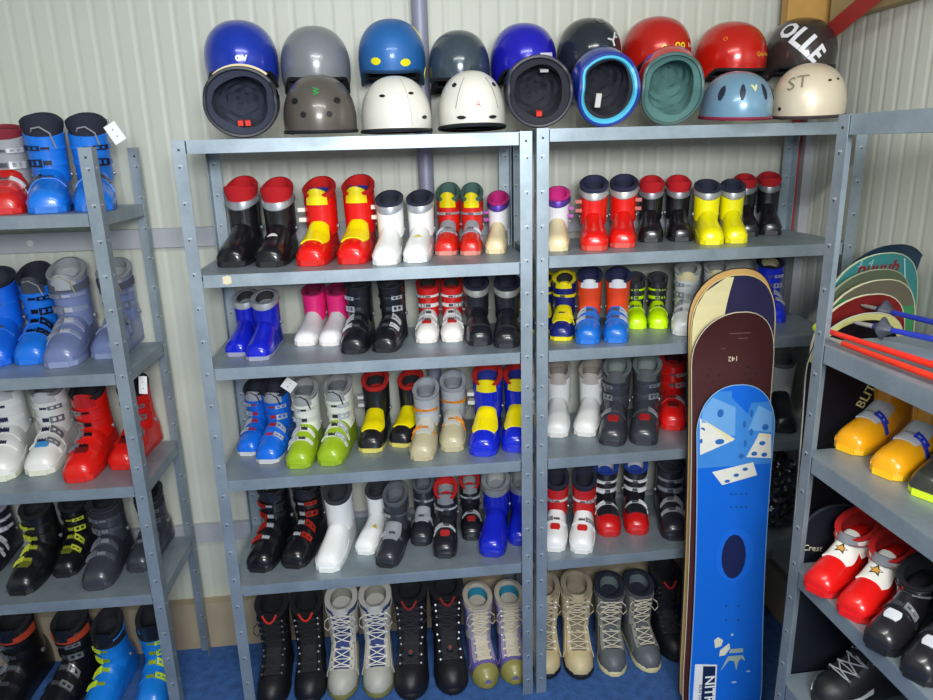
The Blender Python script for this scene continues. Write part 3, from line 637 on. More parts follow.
pair('ski', 0, .48, (92, 724, 618, 1108), (150, 716, 610, 1152), dict(shell='#1478d4', cuff='#1a80d8', liner='#15161c', inner='#20242c', tongue='#17181d', ns=2, nc=2, strap='#1478d0', lever='#c4dc20', lever_metal=False, ladder='#a8c020', ext=.040, power='#16171c'), 'light blue neon-buckled', 'on the floor of the left unit', LU)
# settle the boots side by side: nudge apart whatever still touches
def world_geo(root):
    vs_ = []; fs = []
    def go(o, M):
        M = M @ o.matrix_basis
        if o.type == 'MESH':
            k = len(vs_); vs_.extend(M @ v.co for v in o.data.vertices); fs.extend([i+k for i in p.vertices] for p in o.data.polygons)
        for c_ in KIDS.get(o.name, ()): go(c_, M)
    go(root, Matrix.Identity(4)); return vs_, fs
def settle(boots):
    from mathutils.bvhtree import BVHTree
    KIDS.clear()
    for o in bpy.data.objects:
        if o.parent: KIDS.setdefault(o.parent.name, []).append(o)
    units = [o for o in col.objects if o.name.startswith('shelving_unit')]
    ut = []
    for u in units:
        ps = []
        for c_ in KIDS.get(u.name, ()):
            if not c_.name.startswith('post'): continue
            M = u.matrix_basis @ c_.matrix_basis; vv = [M @ v.co for v in c_.data.vertices]
            ps.append((BVHTree.FromPolygons(vv, [list(p.vertices) for p in c_.data.polygons]), sum(vv, Vector())/len(vv)))
        ut.append(ps)
    geo = {b.name: world_geo(b) for b in boots}; off = {b.name: Vector() for b in boots}
    lo = {}; 
    for n, (v, f) in geo.items(): lo[n] = (Vector([min(p[i] for p in v) for i in range(3)]), Vector([max(p[i] for p in v) for i in range(3)]))
    tree = {}
    def T(n):
        if n not in tree: tree[n] = BVHTree.FromPolygons([p+off[n] for p in geo[n][0]], geo[n][1])
        return tree[n]
    bay = {}
    for a in boots:
        m_ = (lo[a.name][0].x+lo[a.name][1].x)/2
        bay[a.name] = None if (a.location.y < -.5 and m_ > .3) else (-2.2, -1.228) if m_ < -1.1 else (-.994, -.008 if a.location.z > 1.5 else .12) if m_ < .02 else (.014 if a.location.z > 1.5 else -.07, 1.02)
    for rnd in range(10):
        mv = {}
        for i, a in enumerate(boots):
            for b_ in boots[i+1:]:
                A, B = a.name, b_.name
                if any(lo[A][1][k]+off[A][k] < lo[B][0][k]+off[B][k] or lo[B][1][k]+off[B][k] < lo[A][0][k]+off[A][k] for k in range(3)): continue
                if T(A).overlap(T(B)):
                    ca = (lo[A][0]+lo[A][1])/2+off[A]; cb = (lo[B][0]+lo[B][1])/2+off[B]; d = cb-ca; d.z = 0
                    side = 1 if ca.x < .5 or ca.z > 1.5 else 0
                    if a.rotation_euler.z > -.9: d.y *= .15
                    else: d.x *= .2
                    d.normalize(); mv.setdefault(A, Vector()); mv.setdefault(B, Vector()); mv[A] -= d*.0022; mv[B] += d*.0022
        for a in boots:
            for ps in ut:
                for t_, c_ in ps:
                    ca = (lo[a.name][0]+lo[a.name][1])/2+off[a.name]
                    if abs(ca.x-c_.x) > .3 or abs(ca.y-c_.y) > .3: continue
                    if T(a.name).overlap(t_):
                        d = ca-c_; d.z = 0
                        if a.rotation_euler.z > -.9: d.y = 0
                        d.normalize(); mv.setdefault(a.name, Vector()); mv[a.name] += d*.005
        for n, m_ in mv.items(): off[n] += m_; tree.pop(n, None)
        far = False
        for a in boots:
            n = a.name; l_, h_ = lo[n][0].x+off[n].x, lo[n][1].x+off[n].x; m_ = (l_+h_)/2
            if bay[n] is None: continue
            b0, b1 = bay[n]
            e = min(0, b1-h_)+max(0, b0-l_)
            if abs(e) > 1e-5 and h_-l_ < .5: off[n].x += e; tree.pop(n, None); far = True
        if not mv and not far: break
    for b in boots: b.location = b.location+off[b.name]
    return list(mv)
KIDS = {}
for _ in range(5):
    tight = settle(BOOTS)
    if not tight: break
    for n in tight:
        o = bpy.data.objects[n]; o.scale.x *= .972; o.scale.y *= .992
# paper tags hanging from boots
def paper_tag(px, py, y, w_, h_, rot, label):
    mb = MB(); mb.box((-w_/2, -.0006, -h_/2), (w_/2, .0006, h_/2)); mb.loft([[(.002*math.cos(a), y_, h_*.18+.002*math.sin(a)) for a in [k*PI/3 for k in range(6)]] for y_ in (-.0006, -.0012)], 1)
    mb.loft([[(.002*math.cos(a), y_, -h_*.18+.002*math.sin(a)) for a in [k*PI/3 for k in range(6)]] for y_ in (-.0006, -.0012)], 1)
    mb.tube([(0, 0, h_*.42), (.004, .004, h_*.7), (-.006, .02, h_*.9)], .0007, 1, 5)
    o = mb.build('paper_tag', [mat('#e2e2e0', .7), mat('#55565a', .7)], smooth=False); o.location = at(px, py, 1, y); o.rotation_euler = (0, rot, 0)
    tag(o, label, 'tag', 'paper tags on boots')
paper_tag(289, 385, .17, .040, .040, .7, 'white square paper tag hanging at the small blue boots, third shelf')
paper_tag(115, 133, .10, .036, .055, -.5, 'white paper tag sticking out from the right bright blue boot, left unit')
paper_tag(143, 385, .20, .026, .06, .1, 'white paper tag above the right red boot, left unit')

# ---- right unit boots, toes point to the aisle
GR_ = GR
z = HR[2]
for k, (x, y, yt, nm) in enumerate(((843, 453, 385, 'yellow boot with blue buckles, nearer the room corner, right unit'), (880, 478, 400, 'yellow boot with blue buckles, nearer the photo edge, right unit'))):
    boot('ski', z, x, y, yt, -68, 1, dict(shell='#e8a010', cuff='#d89410', liner='#c08410', inner='#806010', plate='#b9bcc0', ns=1, nc=1, strap='#1c34a8', lever='#2038c0', lever_metal=False, ladder='#b9bcc2', ext=.02, sole='#e8b010'), nm, GR_, .27, s=.84)
boot('ski', z, 921, 500, 440, -66, 1, dict(shell='#33342e', cuff='#3a3b36', liner='#26272a', inner='#222', ns=1, nc=1, strap='#3a3c3a', sole='#c4dc20', ext=.01), 'dark boot with neon yellow sole at the right photo edge', GR_, .27, s=.86)
z = HR[3]
for k, (x, y, nm) in enumerate(((813, 595, 'red and white boot with a star nearer the corner, right unit'), (847, 620, 'red and white boot with a star in front of its twin, right unit'))):
    o = boot('kid', z, x, y, 0, -62, 1, dict(shell='#cf1410', cuff='#e2ddd4', panel='#e8e4da', p0=.30, p1=.60, liner='#c41614', inner='#a01814', nc=1, strap='#cf1410', lever='#8d9196', ext=.020, sole='#cf1410', tongue='#8a8d92', tsoft=True), nm, GR_, .30, s=.80)
    F = FORMS['kid']; mb = MB()
    c = (.40, PI/2)
    out = []
    for j in range(10):
        r = 1 if j % 2 == 0 else .42; a = PI/2+2*PI*j/10
        out.append((.40+.040*r*math.sin(a)*1.0, PI/2+.26*r*math.cos(a)))
    for sc, off, mi in ((1.25, .0042, 0), (.75, .005, 1)):
        pv = [F.shell(.40+(t-.40)*sc, PI/2+(a-PI/2)*sc, off) for t, a in out]
        cc = F.shell(.40, PI/2, off+.0006)
        mb.add([v*.80 for v in pv]+[cc*.80], [(j, (j+1) % 10, 10) for j in range(10)], mi)
    st_ = mb.build('star', [pl('#1c1c1e'), pl('#d89a3c')], o)
for k, (x, y, nm) in enumerate(((866, 648, 'black boot with red-edged silver badge beside the star boots'), (904, 678, 'black boot with red-edged silver badge at the lower right photo edge'))):
    boot('kid', z, x+8, y+5, 0, -62, 1, dict(wf=.93, shell='#1d1c20', cuff='#1b1b1f', liner='#1b1b1f', inner='#222226', badge='#c4c6ca', nc=1, ns=1, strap='#2a2a2e', lever='#a9acb0', ext=.015, sole='#141417', edge='#b01c20'), nm, GR_, .30, s=.80)
for (x, y, yaw, dz, st_, nm) in ((.785, -.66, -84, 0, dict(shell='#222329', cuff='#25262c', liner='#1c1d22', inner='#3a3c42', ns=1, nc=2, strap='#8a8d92', ext=.01), 'black boot with silver buckles behind the red star boots'),):
    boot('kid', z, 0, 0, 0, yaw, 1, st_, nm, GR_, .30, s=.50, toe3=Vector((x, y, z)))
z = HR[4]
boot('snow', z, 813, 705, 0, -80, 1, dict(shell='#141417', cuff='#121215', liner='#0f0f12', inner='#151518', lace='#b9bcc0', facing='#191a1e', sole='#1c1d20', flap='#1a1b1f', welt='#c9ccd0', mould=True, eyelet='#b9bcc0'), 'black snowboard boot with pale laces on the lowest right shelf', GR_, .33, s=.86)

# ------------------------------------------------------------------ helmets
def thmax(phi, kind):
    f = math.cos(phi)     # 1 front, -1 back
    if kind == 'full':    # low ears, high brow
        k = max(0, min(1, (f-.15)/.5)); k = k*k*(3-2*k)
        return math.radians(125)*(1-k)+math.radians(101)*k
    if kind == 'half':
        return math.radians(102-6*f)
    return math.radians(108)
def HS(R, phi, th, o=0):
    rx, ry, rz_ = R
    s = math.sin(th)**.88 if th < PI/2 else math.sin(th)**.45
    c = math.cos(th); c = math.copysign(abs(c)**.92, c)
    return Vector(((rx+o)*s*math.sin(phi), -(ry+o)*s*math.cos(phi), (rz_+o)*c))
def helmet(kind, px, py, y, R, rot, shell, label, group, inner='#17181c', trim='#17181c', rough=.22, vents=None, vent_col='#101114',
           ears=None, base_z=None, texts=(), stripe=None, strap='#17181c', innerfab=True, extra=None, zc=None):
    c = at(px, py, 1, y); R = (R[0]*.968, R[1], R[2])
    if zc is not None: c.z = zc
    from mathutils import Euler
    RM = Euler([math.radians(a) for a in rot]).to_matrix()
    N, T = 40, 16
    # the lowest point decides the base
    allp = []
    def grid(o, sc=1.0):
        g_ = []
        for i in range(T+1):
            g_.append([HS(R, 2*PI*j/N, max(.001, thmax(2*PI*j/N, kind)*i/T), o) for j in range(N)])
        return g_
    G = grid(0); low = min((RM @ p).z for r in G for p in r)
    low -= .004 if kind != 'half' else .010
    if base_z is not None: c.z = base_z-low
    o = empty('ski_helmet', (c.x, c.y, c.z+low), (0, 0, 0)); tag(o, label, 'helmet', group)
    M = Matrix.Translation((0, 0, -low)) @ RM.to_4x4()
    mb = MB(); I = grid(-.006); mb.loft(list(G)+[[HS(R, 2*PI*j/N, thmax(2*PI*j/N, kind)+.0, -.003) for j in range(N)]]+list(reversed(I))[0:T], caps=(False, False))
    mb.build('shell', mat(shell, rough, .15, .05, 0, 12, .35), o, M=M, sharp=60)
    mb = MB(); I3 = []
    for i in range(1, T+1):
        I3.append([HS(R, 2*PI*j/N, thmax(2*PI*j/N, kind)*i/T*.985, -.024+.005*math.sin(i*2.1)*math.sin(6*PI*j/N)) for j in range(N)])
    mb.loft(I3+[[HS(R, 2*PI*j/N, thmax(2*PI*j/N, kind)*.995, -.006) for j in range(N)]], caps=(True, False))
    mb.build('padding', fab(inner), o, M=M)
    mb = MB(); mb.tube([HS(R, 2*PI*j/N, thmax(2*PI*j/N, kind), -.001) for j in range(N)], .0055, n=6, closed=True)
    mb.build('edge_trim', mat(trim, .5), o, M=M)
    if kind == 'half':      # soft ear pads
        for s_ in (-1, 1):
            mb = MB(); mb.slab(lambda u, a, off: HS(R, a, math.radians(98), off) + Vector((0, 0, -u*.09)), 0, .08, s_*PI/2-.55, s_*PI/2+.75, 5, 8, -.024, -.004)
            mb.build('ear_pad', fab(ears or '#2a2c30'), o, M=M)
    for v in (vents or ()):
        phi, th, dp, dt_ = v[:4]
        mb = MB(); mb.slab(lambda u, a, off: HS(R, math.radians(a), math.radians(u), off), th-dt_, th+dt_, phi-dp, phi+dp, 6, 6, -.004, .0012, 0, lambda u: max(.25, math.sin(PI*min(.96, max(.04, u)))**.5))
        mb.build('vent', mat(vent_col, .5), o, M=M)
    for tx in texts:
        body, phi, th, size, tilt, colr, bold = tx
        vs_, fs = text_geo(body, 1.0, bold, 4); mb = MB(); ct, sn = math.cos(math.radians(tilt)), math.sin(math.radians(tilt))
        out = []
        for x_, y_ in vs_:
            X = (x_*ct-y_*sn)*size; Y = (x_*sn+y_*ct)*size
            p0 = HS(R, math.radians(phi), math.radians(th)); e1 = Vector((math.cos(math.radians(phi)), math.sin(math.radians(phi)), 0)); e2 = e1.cross(p0.normalized())
            e2 = -e2 if e2.z < 0 else e2; q = p0+e1*X+e2*Y; ux, uy, uz = q.x/R[0], -q.y/R[1], q.z/R[2]
            t_ = math.atan2(math.hypot(ux, uy)**(1/.88), max(1e-4, abs(uz))**(1/.92)); t_ = t_ if uz > 0 else min(PI-t_, PI*.56)
            out.append(HS(R, math.atan2(ux, uy), t_, .0025))
        mb.add(out, fs)
        mb.build('lettering', mat(colr, .4), o, M=M, smooth=False)
    for st in (stripe or ()):
        (p0, t0), (p1, t1), wd, colr = st
        mb = MB(); n_ = 14; rings = []
        for i in range(n_+1):
            u = i/n_; ph = math.radians(p0+(p1-p0)*u); t_ = math.radians(t0+(t1-t0)*u); p = HS(R, ph, t_, .0004)
            dph = math.radians(p1-p0); dth = math.radians(t1-t0); L = math.hypot(dph, dth); e = (-dth/L*wd, dph/L*wd)
            rings.append([HS(R, ph+e[0], t_+e[1], .0014), HS(R, ph-e[0], t_-e[1], .0014), HS(R, ph-e[0], t_-e[1], -.001), HS(R, ph+e[0], t_+e[1], -.001)])
        mb.loft(rings); mb.build('stripe', mat(colr, .4), o, M=M)
    # chin strap
    mb = MB(); a0, a1 = HS(R, PI/2, math.radians(100), -.012), HS(R, -PI/2, math.radians(100), -.012)
    pts = [a0, a0+Vector((-.012, -.012, -.03)), a0*.45+a1*.05+Vector((0, -.04, -.045)), a1*.45+a0*.05+Vector((0, -.045, -.04)), a1+Vector((.012, -.012, -.028)), a1]
    if strap and base_z is None: mb.tube(pts, .004, n=5); mb.build('chin_strap', fab(strap), o, M=M)
    if extra: extra(o, M, R)
    return o
GH = 'helmets on top of the shelving'
Z0 = 1.931
yb, yt = .076, .308
def red_clip(o, M, R):
    mb = MB(); p = Vector((0, R[1]*.25, -.0)); 
    for k, x in enumerate((-.018, 0.0)): mb.box((x, R[1]*.62, R[2]*.1+.0), (x+.012, R[1]*.74, R[2]*.2))
    mb.build('buckle_clip', pl('#d8321c'), o, M=M)
# bottom row, left to right
def goggles(o, M, R):
    mb = MB(); mb.slab(lambda u, a, off: HS(R, a, u, off), math.radians(72), math.radians(80), -.75, .75, 2, 14, .001, .007)
    mb.build('goggle_band', mat('#c9b98c', .5), o, M=M)
    mb = MB(); q = [HS(R, math.radians(180), math.radians(118), -.020)]
    c0 = HS(R, PI, math.radians(112), -.03)
    for k in (-.016, .004): mb.box((c0.x+k, c0.y-.014, c0.z-.006), (c0.x+k+.014, c0.y+.0, c0.z+.012))
    mb.build('buckle_clip', pl('#d8321c'), o, M=M)
helmet('full', 243, 106, yb, (.107, .092, .118), (-80, 0, 6), '#1b1c22', 'black helmet lying open towards the viewer, leftmost of the bottom row', GH, inner='#2a3040', trim='#24262e', base_z=Z0, extra=goggles)
helmet('half', 320, 112, yb, (.106, .13, .124), (8, 0, 0), '#544e48', 'brown-grey vented helmet standing below the silver one', GH, base_z=Z0, rough=.35,
       vents=[(-38, 62, 7, 4), (38, 62, 7, 4), (-20, 78, 5, 3.5), (20, 78, 5, 3.5)], texts=(('w', 0, 48, .035, 90, '#2c8c44', .01),))
helmet('half', 396, 112, yb, (.104, .125, .122), (6, 0, 8), '#dcdad0', 'left of the two white helmets, below the matt blue one', GH, base_z=Z0, rough=.4,
       vents=[(-36, 56, 6, 2), (20, 52, 6, 2), (40, 84, 6, 2)], stripe=(((8, 20), (14, 92), .006, '#a9a79c'),))
helmet('half', 471.5, 109, yb, (.100, .125, .127), (4, 0, 2), '#dedcd2', 'right of the two white helmets, small red mark in front', GH, base_z=Z0, rough=.35,
       vents=[(-50, 48, 6, 3.5), (46, 48, 6, 3.5), (-28, 89, 8, 1.6), (26, 89, 8, 1.6)], stripe=(((-30, 34), (-38, 80), .006, '#77756c'), ((30, 34), (38, 80), .006, '#77756c')), texts=(('A', 0, 75, .022, 0, '#c03c3c', .0),))
def clip2(o, M, R):
    mb = MB(); c0 = HS(R, PI, math.radians(112), -.03); mb.box((c0.x-.006, c0.y-.014, c0.z-.012), (c0.x+.010, c0.y, c0.z+.014)); mb.build('buckle_clip', pl('#d8321c'), o, M=M)
    mb = MB(); c1 = HS(R, .4, math.radians(60), -.03); mb.box((c1.x-.012, c1.y, c1.z-.02), (c1.x+.012, c1.y+.008, c1.z+.012)); mb.build('size_sticker', mat('#c9ccc8', .6), o, M=M)
helmet('full', 537, 99, yb, (.102, .097, .118), (-78, 0, -4), '#1a1c26', 'black helmet lying open above the joined posts, dark padding', GH, inner='#23252e', trim='#262833', base_z=Z0+.008, extra=clip2)
def cyan_rim(o, M, R):
    mb = MB(); N = 40
    mb.tube([HS(R, 2*PI*j/N, thmax(2*PI*j/N, 'full')*.985, -.009) for j in range(N)], .009, n=6, closed=True); mb.build('rim', mat('#4cb4d4', .45), o, M=M)
    mb = MB(); c0 = HS(R, PI+.3, math.radians(108), -.034); mb.box((c0.x-.008, c0.y-.05, c0.z-.004), (c0.x+.008, c0.y-.01, c0.z+.002)); mb.build('care_label', mat('#d0cfc8', .7), o, M=M)
helmet('full', 603, 97, yb, (.099, .102, .115), (-64, 0, 0), '#1a2f8c', 'dark blue helmet with light blue rim lying open in the bottom row', GH, inner='#20222c', trim='#1c348c', base_z=Z0+.007, extra=cyan_rim, texts=(('0', 0, 70, .03, 0, '#3c9cd0', .02),))
helmet('full', 669, 94, yb+.01, (.097, .102, .115), (-62, 0, -12), '#c42026', 'red helmet with teal padding lying open in the bottom row', GH, inner='#4c7470', trim='#42615e', base_z=Z0+.007,
       texts=(('UVEX', -6, 66, .022, 0, '#e8e2d4', .01),), stripe=(((-62, 60), (-40, 82), .09, '#2a3ab8'), ((18, 58), (30, 74), .06, '#3b2a8c')))
helmet('half', 736, 103, yb, (.104, .12, .106), (10, 0, 0), '#6f94ac', 'small light blue bicycle-style helmet below a red one', GH, base_z=Z0+.007, rough=.3,
       vents=[(-22, 58, 5, 13), (22, 58, 5, 13), (-58, 62, 6, 12), (58, 62, 6, 12)], vent_col='#1c2636', texts=(('v', 0, 50, .04, 0, '#c9cc9c', .04),), trim='#7c2438')
helmet('half', 808, 98, yb, (.110, .128, .122), (10, 0, -24), '#d8cbb2', 'cream helmet at the right end of the bottom row', GH, base_z=Z0+.007, rough=.4,
       vents=[(30, 50, 4, 1.6), (52, 50, 4, 1.6), (-52, 88, 3, 2)], texts=(('ST', -30, 52, .06, 14, '#847a62', .0),), trim='#3c3234', inner='#4a4140')
# top row
helmet('full', 242, 62, yt, (.113, .13, 0.118), (9, 0, 6), '#1634a8', 'royal blue helmet at the left end of the top row', GH, zc=None, texts=(('ov', 4, 82, .034, 0, '#dfe4f0', .03),))
helmet('full', 316, 68, yt, (.110, .13, 0.12), (8, 0, 6), '#7d8086', 'silver-grey helmet above the brown-grey one', GH, rough=.28, inner='#3a3540')
helmet('full', 392, 60, yt, (.108, .13, 0.118), (10, 0, -2), '#1f62a8', 'matt blue helmet with yellow vent plugs', GH, rough=.5, inner='#2c2c30', trim='#1c3c5c',
       vents=[(-26, 88, 9, 4), (24, 90, 9, 4), (88, 50, 6, 12), (86, 108, 10, 9)], vent_col='#e4d808')
def redpad(o, M, R):
    mb = MB(); c0 = HS(R, -.35, math.radians(92), -.03); mb.box((c0.x-.02, c0.y, c0.z-.03), (c0.x+.02, c0.y+.01, c0.z)); mb.build('red_pad', fab('#a81c22'), o, M=M)
helmet('full', 459, 70, yt, (.101, .12, 0.116), (6, 0, -4), '#3e4a54', 'dark slate helmet behind the right white helmet', GH, rough=.2, extra=redpad)
helmet('full', 523, 62, yt, (.106, .125, 0.114), (6, 0, 8), '#1c18b0', 'indigo helmet with a white sticker above the joined posts', GH, inner='#2c2430',
       stripe=(((8, 84), (36, 83), .085, '#d8d4e4'),))
def cat(o, M, R):   # leaping-cat emblem: bent limbs
    mb = MB()
    def P2(x_, y_): return HS(R, math.radians(16)+x_, math.radians(66)-y_, .002)
    for a_, b_ in (((-.20, .02), (.02, -.02)), ((.02, -.02), (.22, .20)), ((.0, -.02), (.05, -.17)), ((.1, .08), (.24, .06))):
        n_ = 5; mb.tube([P2(a_[0]+(b_[0]-a_[0])*i/n_, a_[1]+(b_[1]-a_[1])*i/n_) for i in range(n_+1)], .0028, n=5)
    mb.build('emblem', mat('#d4d6d8', .4), o, M=M)
helmet('full', 588, 56, yt, (.101, .125, 0.112), (8, 0, 10), '#262c34', 'black helmet with a leaping cat emblem in the top row', GH, rough=.16, extra=cat, texts=(('U', 8, 26, .05, 8, '#7c7f80', .0),), inner='#2c3340')
helmet('full', 655, 55, yt, (.108, .13, 0.114), (5, 0, 10), '#b81a10', 'red helmet with small yellow and white prints, left red one', GH, rough=.25,
       texts=(('o', -22, 81, .03, 0, '#e8d020', .02), ('oo', 6, 78, .035, 0, '#e8d020', .02), ('Racer', 36, 79, .018, 0, '#e8e2d4', .01)))
helmet('full', 729, 60, yt, (.113, .13, 0.116), (8, 0, 6), '#c01c10', 'plain red helmet with small yellow print, right red one', GH, rough=.22,
       texts=(('Quechua', 24, 81, .017, 0, '#e4a420', .01), ('o', -46, 58, .03, 0, '#d87820', .0)))
helmet('full', 799, 56, yt-.01, (.113, .13, 0.116), (10, 0, -8), '#38322f', 'dark brown helmet with big white letters beside the wood', GH, rough=.2,
       texts=(('OLLE', -26, 62, .088, -38, '#dcdce0', .035), ('I', 62, 66, .12, -8, '#dcdce0', .04)))

# ------------------------------------------------------------------ snowboards
FR = []
def board(L, W, top, foot_y, lean_x, base, edge, label, graphics=(), tip=.045, T=.008, side=None, waist=.93, roll=0.0):
    """top: world point of the tip; local x across, z up the board, face towards -y"""
    foot = Vector((top.x-lean_x, foot_y, .004)); v = top-foot; L = v.length
    zax = v.normalized(); xax = Vector((1, 0, 0)); xax = (xax-zax*xax.dot(zax)).normalized(); yax = zax.cross(xax)
    o = empty('snowboard', foot); o.rotation_euler = Matrix((xax, yax, zax)).transposed().to_euler()
    tag(o, label, 'snowboard', 'snowboards leaning on the shelving')
    R_ = W*.62
    FR[:] = [foot, xax, yax, zax, L]
    def hw(z):
        d = min(z, L-z); r_ = R_ if z > L/2 else W*.34
        if d <= 0: return .0
        e = W/2
        if d < r_: e = W/2*(1-(1-d/r_)**2.25)**(1/2.25)
        m = abs(z-L/2)/(L/2); wz = waist+(1-waist)*min(1, (m/.75))**2
        return e*wz
    def bend(z):
        b_ = 0
        if z > L-.17: b_ = -tip*((z-(L-.17))/.17)**2
        return b_
    zs = sorted(set([L*i/40 for i in range(41)]+[R_*(1-math.cos(i*PI/20)) for i in range(11)]+[L-R_*(1-math.cos(i*PI/20)) for i in range(11)]))
    zs[0] = .0005; zs[-1] = L-.0005
    NX = 10; mb = MB(); rings = []
    for z_ in zs:
        h = hw(z_); b_ = bend(z_)
        fr = [Vector((-h+2*h*i/NX, b_-T/2, z_)) for i in range(NX+1)]
        rings.append(fr+[p+Vector((0, T, 0)) for p in reversed(fr)])
    k = 2*(NX+1)
    vv = [p for r in rings for p in r]
    for i in range(len(rings)-1):
        for j in range(k):
            a_ = i*k+j; c_ = i*k+(j+1) % k
            mb.add([], []); 
    off = len(mb.v); mb.v += [tuple(p) for p in vv]
    for i in range(len(rings)-1):
        for j in range(k):
            a_ = i*k+j; c_ = i*k+(j+1) % k
            mb.f.append((a_, c_, c_+k, a_+k)); mb.m.append(0 if j < NX else 1)
    mb.f.append(tuple(range(k-1, -1, -1))); mb.m.append(1); mb.f.append(tuple((len(rings)-1)*k+j for j in range(k))); mb.m.append(1)
    mb.build('deck', [base, side or edge], o)
    # steel edge / rim line
    mb = MB(); pts = [Vector((hw(z_), bend(z_)-T/2, z_)) for z_ in zs]+[Vector((-hw(z_), bend(z_)-T/2, z_)) for z_ in reversed(zs)]
    mb.tube(pts, .0016, n=4, closed=True); mb.build('edge', edge, o)
    def S(x_, z_, off=0): return Vector((x_, bend(z_)-T/2-off, z_))
    for gi, (nm, colr, polys, off_) in enumerate(graphics):
        for poly in polys:
            mb = MB()
            if callable(poly): poly = poly(L, W, hw)
            if isinstance(poly, tuple) and poly[0] == 'text':
                _, body, x_, z_, size, rot, bold = poly; vs_, fs = text_geo(body, 1, bold); c_, s_ = math.cos(rot), math.sin(rot)
                mb.add([S(x_+(a*c_-b*s_)*size, z_+(a*s_+b*c_)*size, off_) for a, b in vs_], fs)
            elif isinstance(poly, tuple) and poly[0] == 'grid':
                _, rows = poly       # rows of (z, x0, x1)
                vs_ = []; fs = []
                for z_, xa, xb in rows: vs_ += [S(xa, z_, off_), S(xb, z_, off_)]
                for i in range(len(rows)-1): fs.append((2*i, 2*i+1, 2*i+3, 2*i+2))
                mb.add(vs_, fs)
            elif isinstance(poly, tuple) and poly[0] == 'oval':
                _, x_, z_, rx_, rz_, n_ = poly
                mb.add([S(x_+rx_*math.cos(2*PI*i/n_), z_+rz_*math.sin(2*PI*i/n_), off_) for i in range(n_)], [tuple(range(n_))])
            else: mb.add([S(x_, z_, off_) for x_, z_ in poly], [tuple(range(len(poly)))])
            mb.build(nm, colr, o, smooth=False)
    return o, L, S
def up_rows(z0, z1, fa, fb, n=14):
    return ('grid', [(z0+(z1-z0)*i/n, fa(i/n), fb(i/n)) for i in range(n+1)])
def holes(zc): return [('oval', sx*.02+0, zc+dz, .0022, .0022, 8) for sx in (-1, 1) for dz in (0, .04)]
cream = mat('#d8cd9c', .4, 0, .05); navym = mat('#2a2848', .4, 0, .08); brown = mat('#431f20', .45, 0, .12, 0, 12)
xs = .0
tp = [at(732, 267, 1, -.018), at(734.5, 274, 1, -.038), at(734, 310, 1, -.070), at(737, 384, 1, -.111)]
board(1.5, .275, tp[0], -.154, .004, mat('#c9a468', .5, 0, .1), mat('#1c1a2a', .4), 'dark-edged snowboard with tan tip, rearmost of the four leaning boards', side=mat('#1c1a2a', .4))
Lc = [0]
def cream_area(L, W, hw):
    n = 34; rows = []; off0 = .004
    for i in range(n+1):
        z_ = .02+(L-.006-.02)*i/n; h = max(.001, hw(z_)-.003)
        xr = min(h, max(-h, -.034+(z_-(L-.15))*.12))
        rows.append((z_, -h, xr))
    return ('grid', rows)
board(1.5, .270, tp[1], -.174, .004, navym, mat('#d9c27c', .4), 'cream and navy snowboard behind the brown one', side=mat('#cdbb80', .4), tip=.03, graphics=[('cream_field', cream, [cream_area], .0008)])
scr = mat('#7c5a50', .6)
board(1.38, .264, tp[2], -.194, .004, brown, mat('#cdbfa8', .4), 'brown snowboard behind the blue one, small number near its tip', side=mat('#1a1016', .4),
      graphics=[('lettering', mat('#d0c4a4', .5), [lambda L, W, hw: ('text', '142', .0, L-.150, .022, PI, .008)], .0016),
                ('bolt_hole', mat('#2c1414', .6), [lambda L, W, hw, s_=s_, d=d: ('oval', s_*.06+d[0], L-.20+d[1], .0055, .004, 8) for s_ in (-1, 1) for d in ((-.018, 0), (.018, 0), (0, -.02), (-.012, .02))], .0005),
                ('scratch', scr, [lambda L, W, hw: ('grid', [(L-.068, -.02, .045), (L-.070, -.02, .045)]), lambda L, W, hw: ('grid', [(L-.115, -.04, -.028), (L-.117, -.04, -.028)]), lambda L, W, hw: ('grid', [(L-.085, .01, .04), (L-.087, .01, .04)])], .0008)])
# blue board with dice
blue_base = mat('#1668d4', .30, 0, .05, 0, 3, .3)
lightb = mat('#6ea6dc', .35, 0, .10, 0, 9); midb = mat('#3f86d2', .35, 0, .10, 0, 9); pale = mat('#e0dfd2', .4); palec = mat('#e2d9ae', .4); dot = mat('#2a66b0', .4)
top = tp[3]
def uv(px, py):
    """where a photo position falls on the blue board's face -> (x, height along the board)"""
    f, xa, ya, za, L = FR; d = ray(px, py); f = f-ya*.004
    p = CAM+d*((f-CAM).dot(ya)/d.dot(ya)); return (p-f).dot(xa), (p-f).dot(za)
PX = .00305
def PL(*pts):
    def f(L, W, hw):
        r = []
        for px, py in pts:
            x_, z_ = uv(px, py); h = hw(z_)-.0015; z_ = max(.02, z_); h = hw(z_)-.0015; r.append((max(-h, min(h, x_)), z_))
        return r
    return f
def OV(px, py, rx_, ry_):
    def f(L, W, hw):
        x_, z_ = uv(px, py); return ('oval', x_, z_, rx_*PX, ry_*PX*1.05, 16)
    return f
def tipfield(L, W, hw):
    rows = []; n = 24
    for i in range(n+1):
        d = .018+i/n*.245; z_ = L-d; h = hw(z_)-.002
        rows.append((z_, -h, min(h, -.02+.0*d+max(0, d-.04)*1.0)))
    return ('grid', rows)
def tipfield2(L, W, hw):
    rows = []; n = 20
    for i in range(n+1):
        d = .06+i/n*.20; z_ = L-d; h = hw(z_)-.002
        rows.append((z_, max(-h, .045-.25*(d-.06)), h))
    return ('grid', rows)
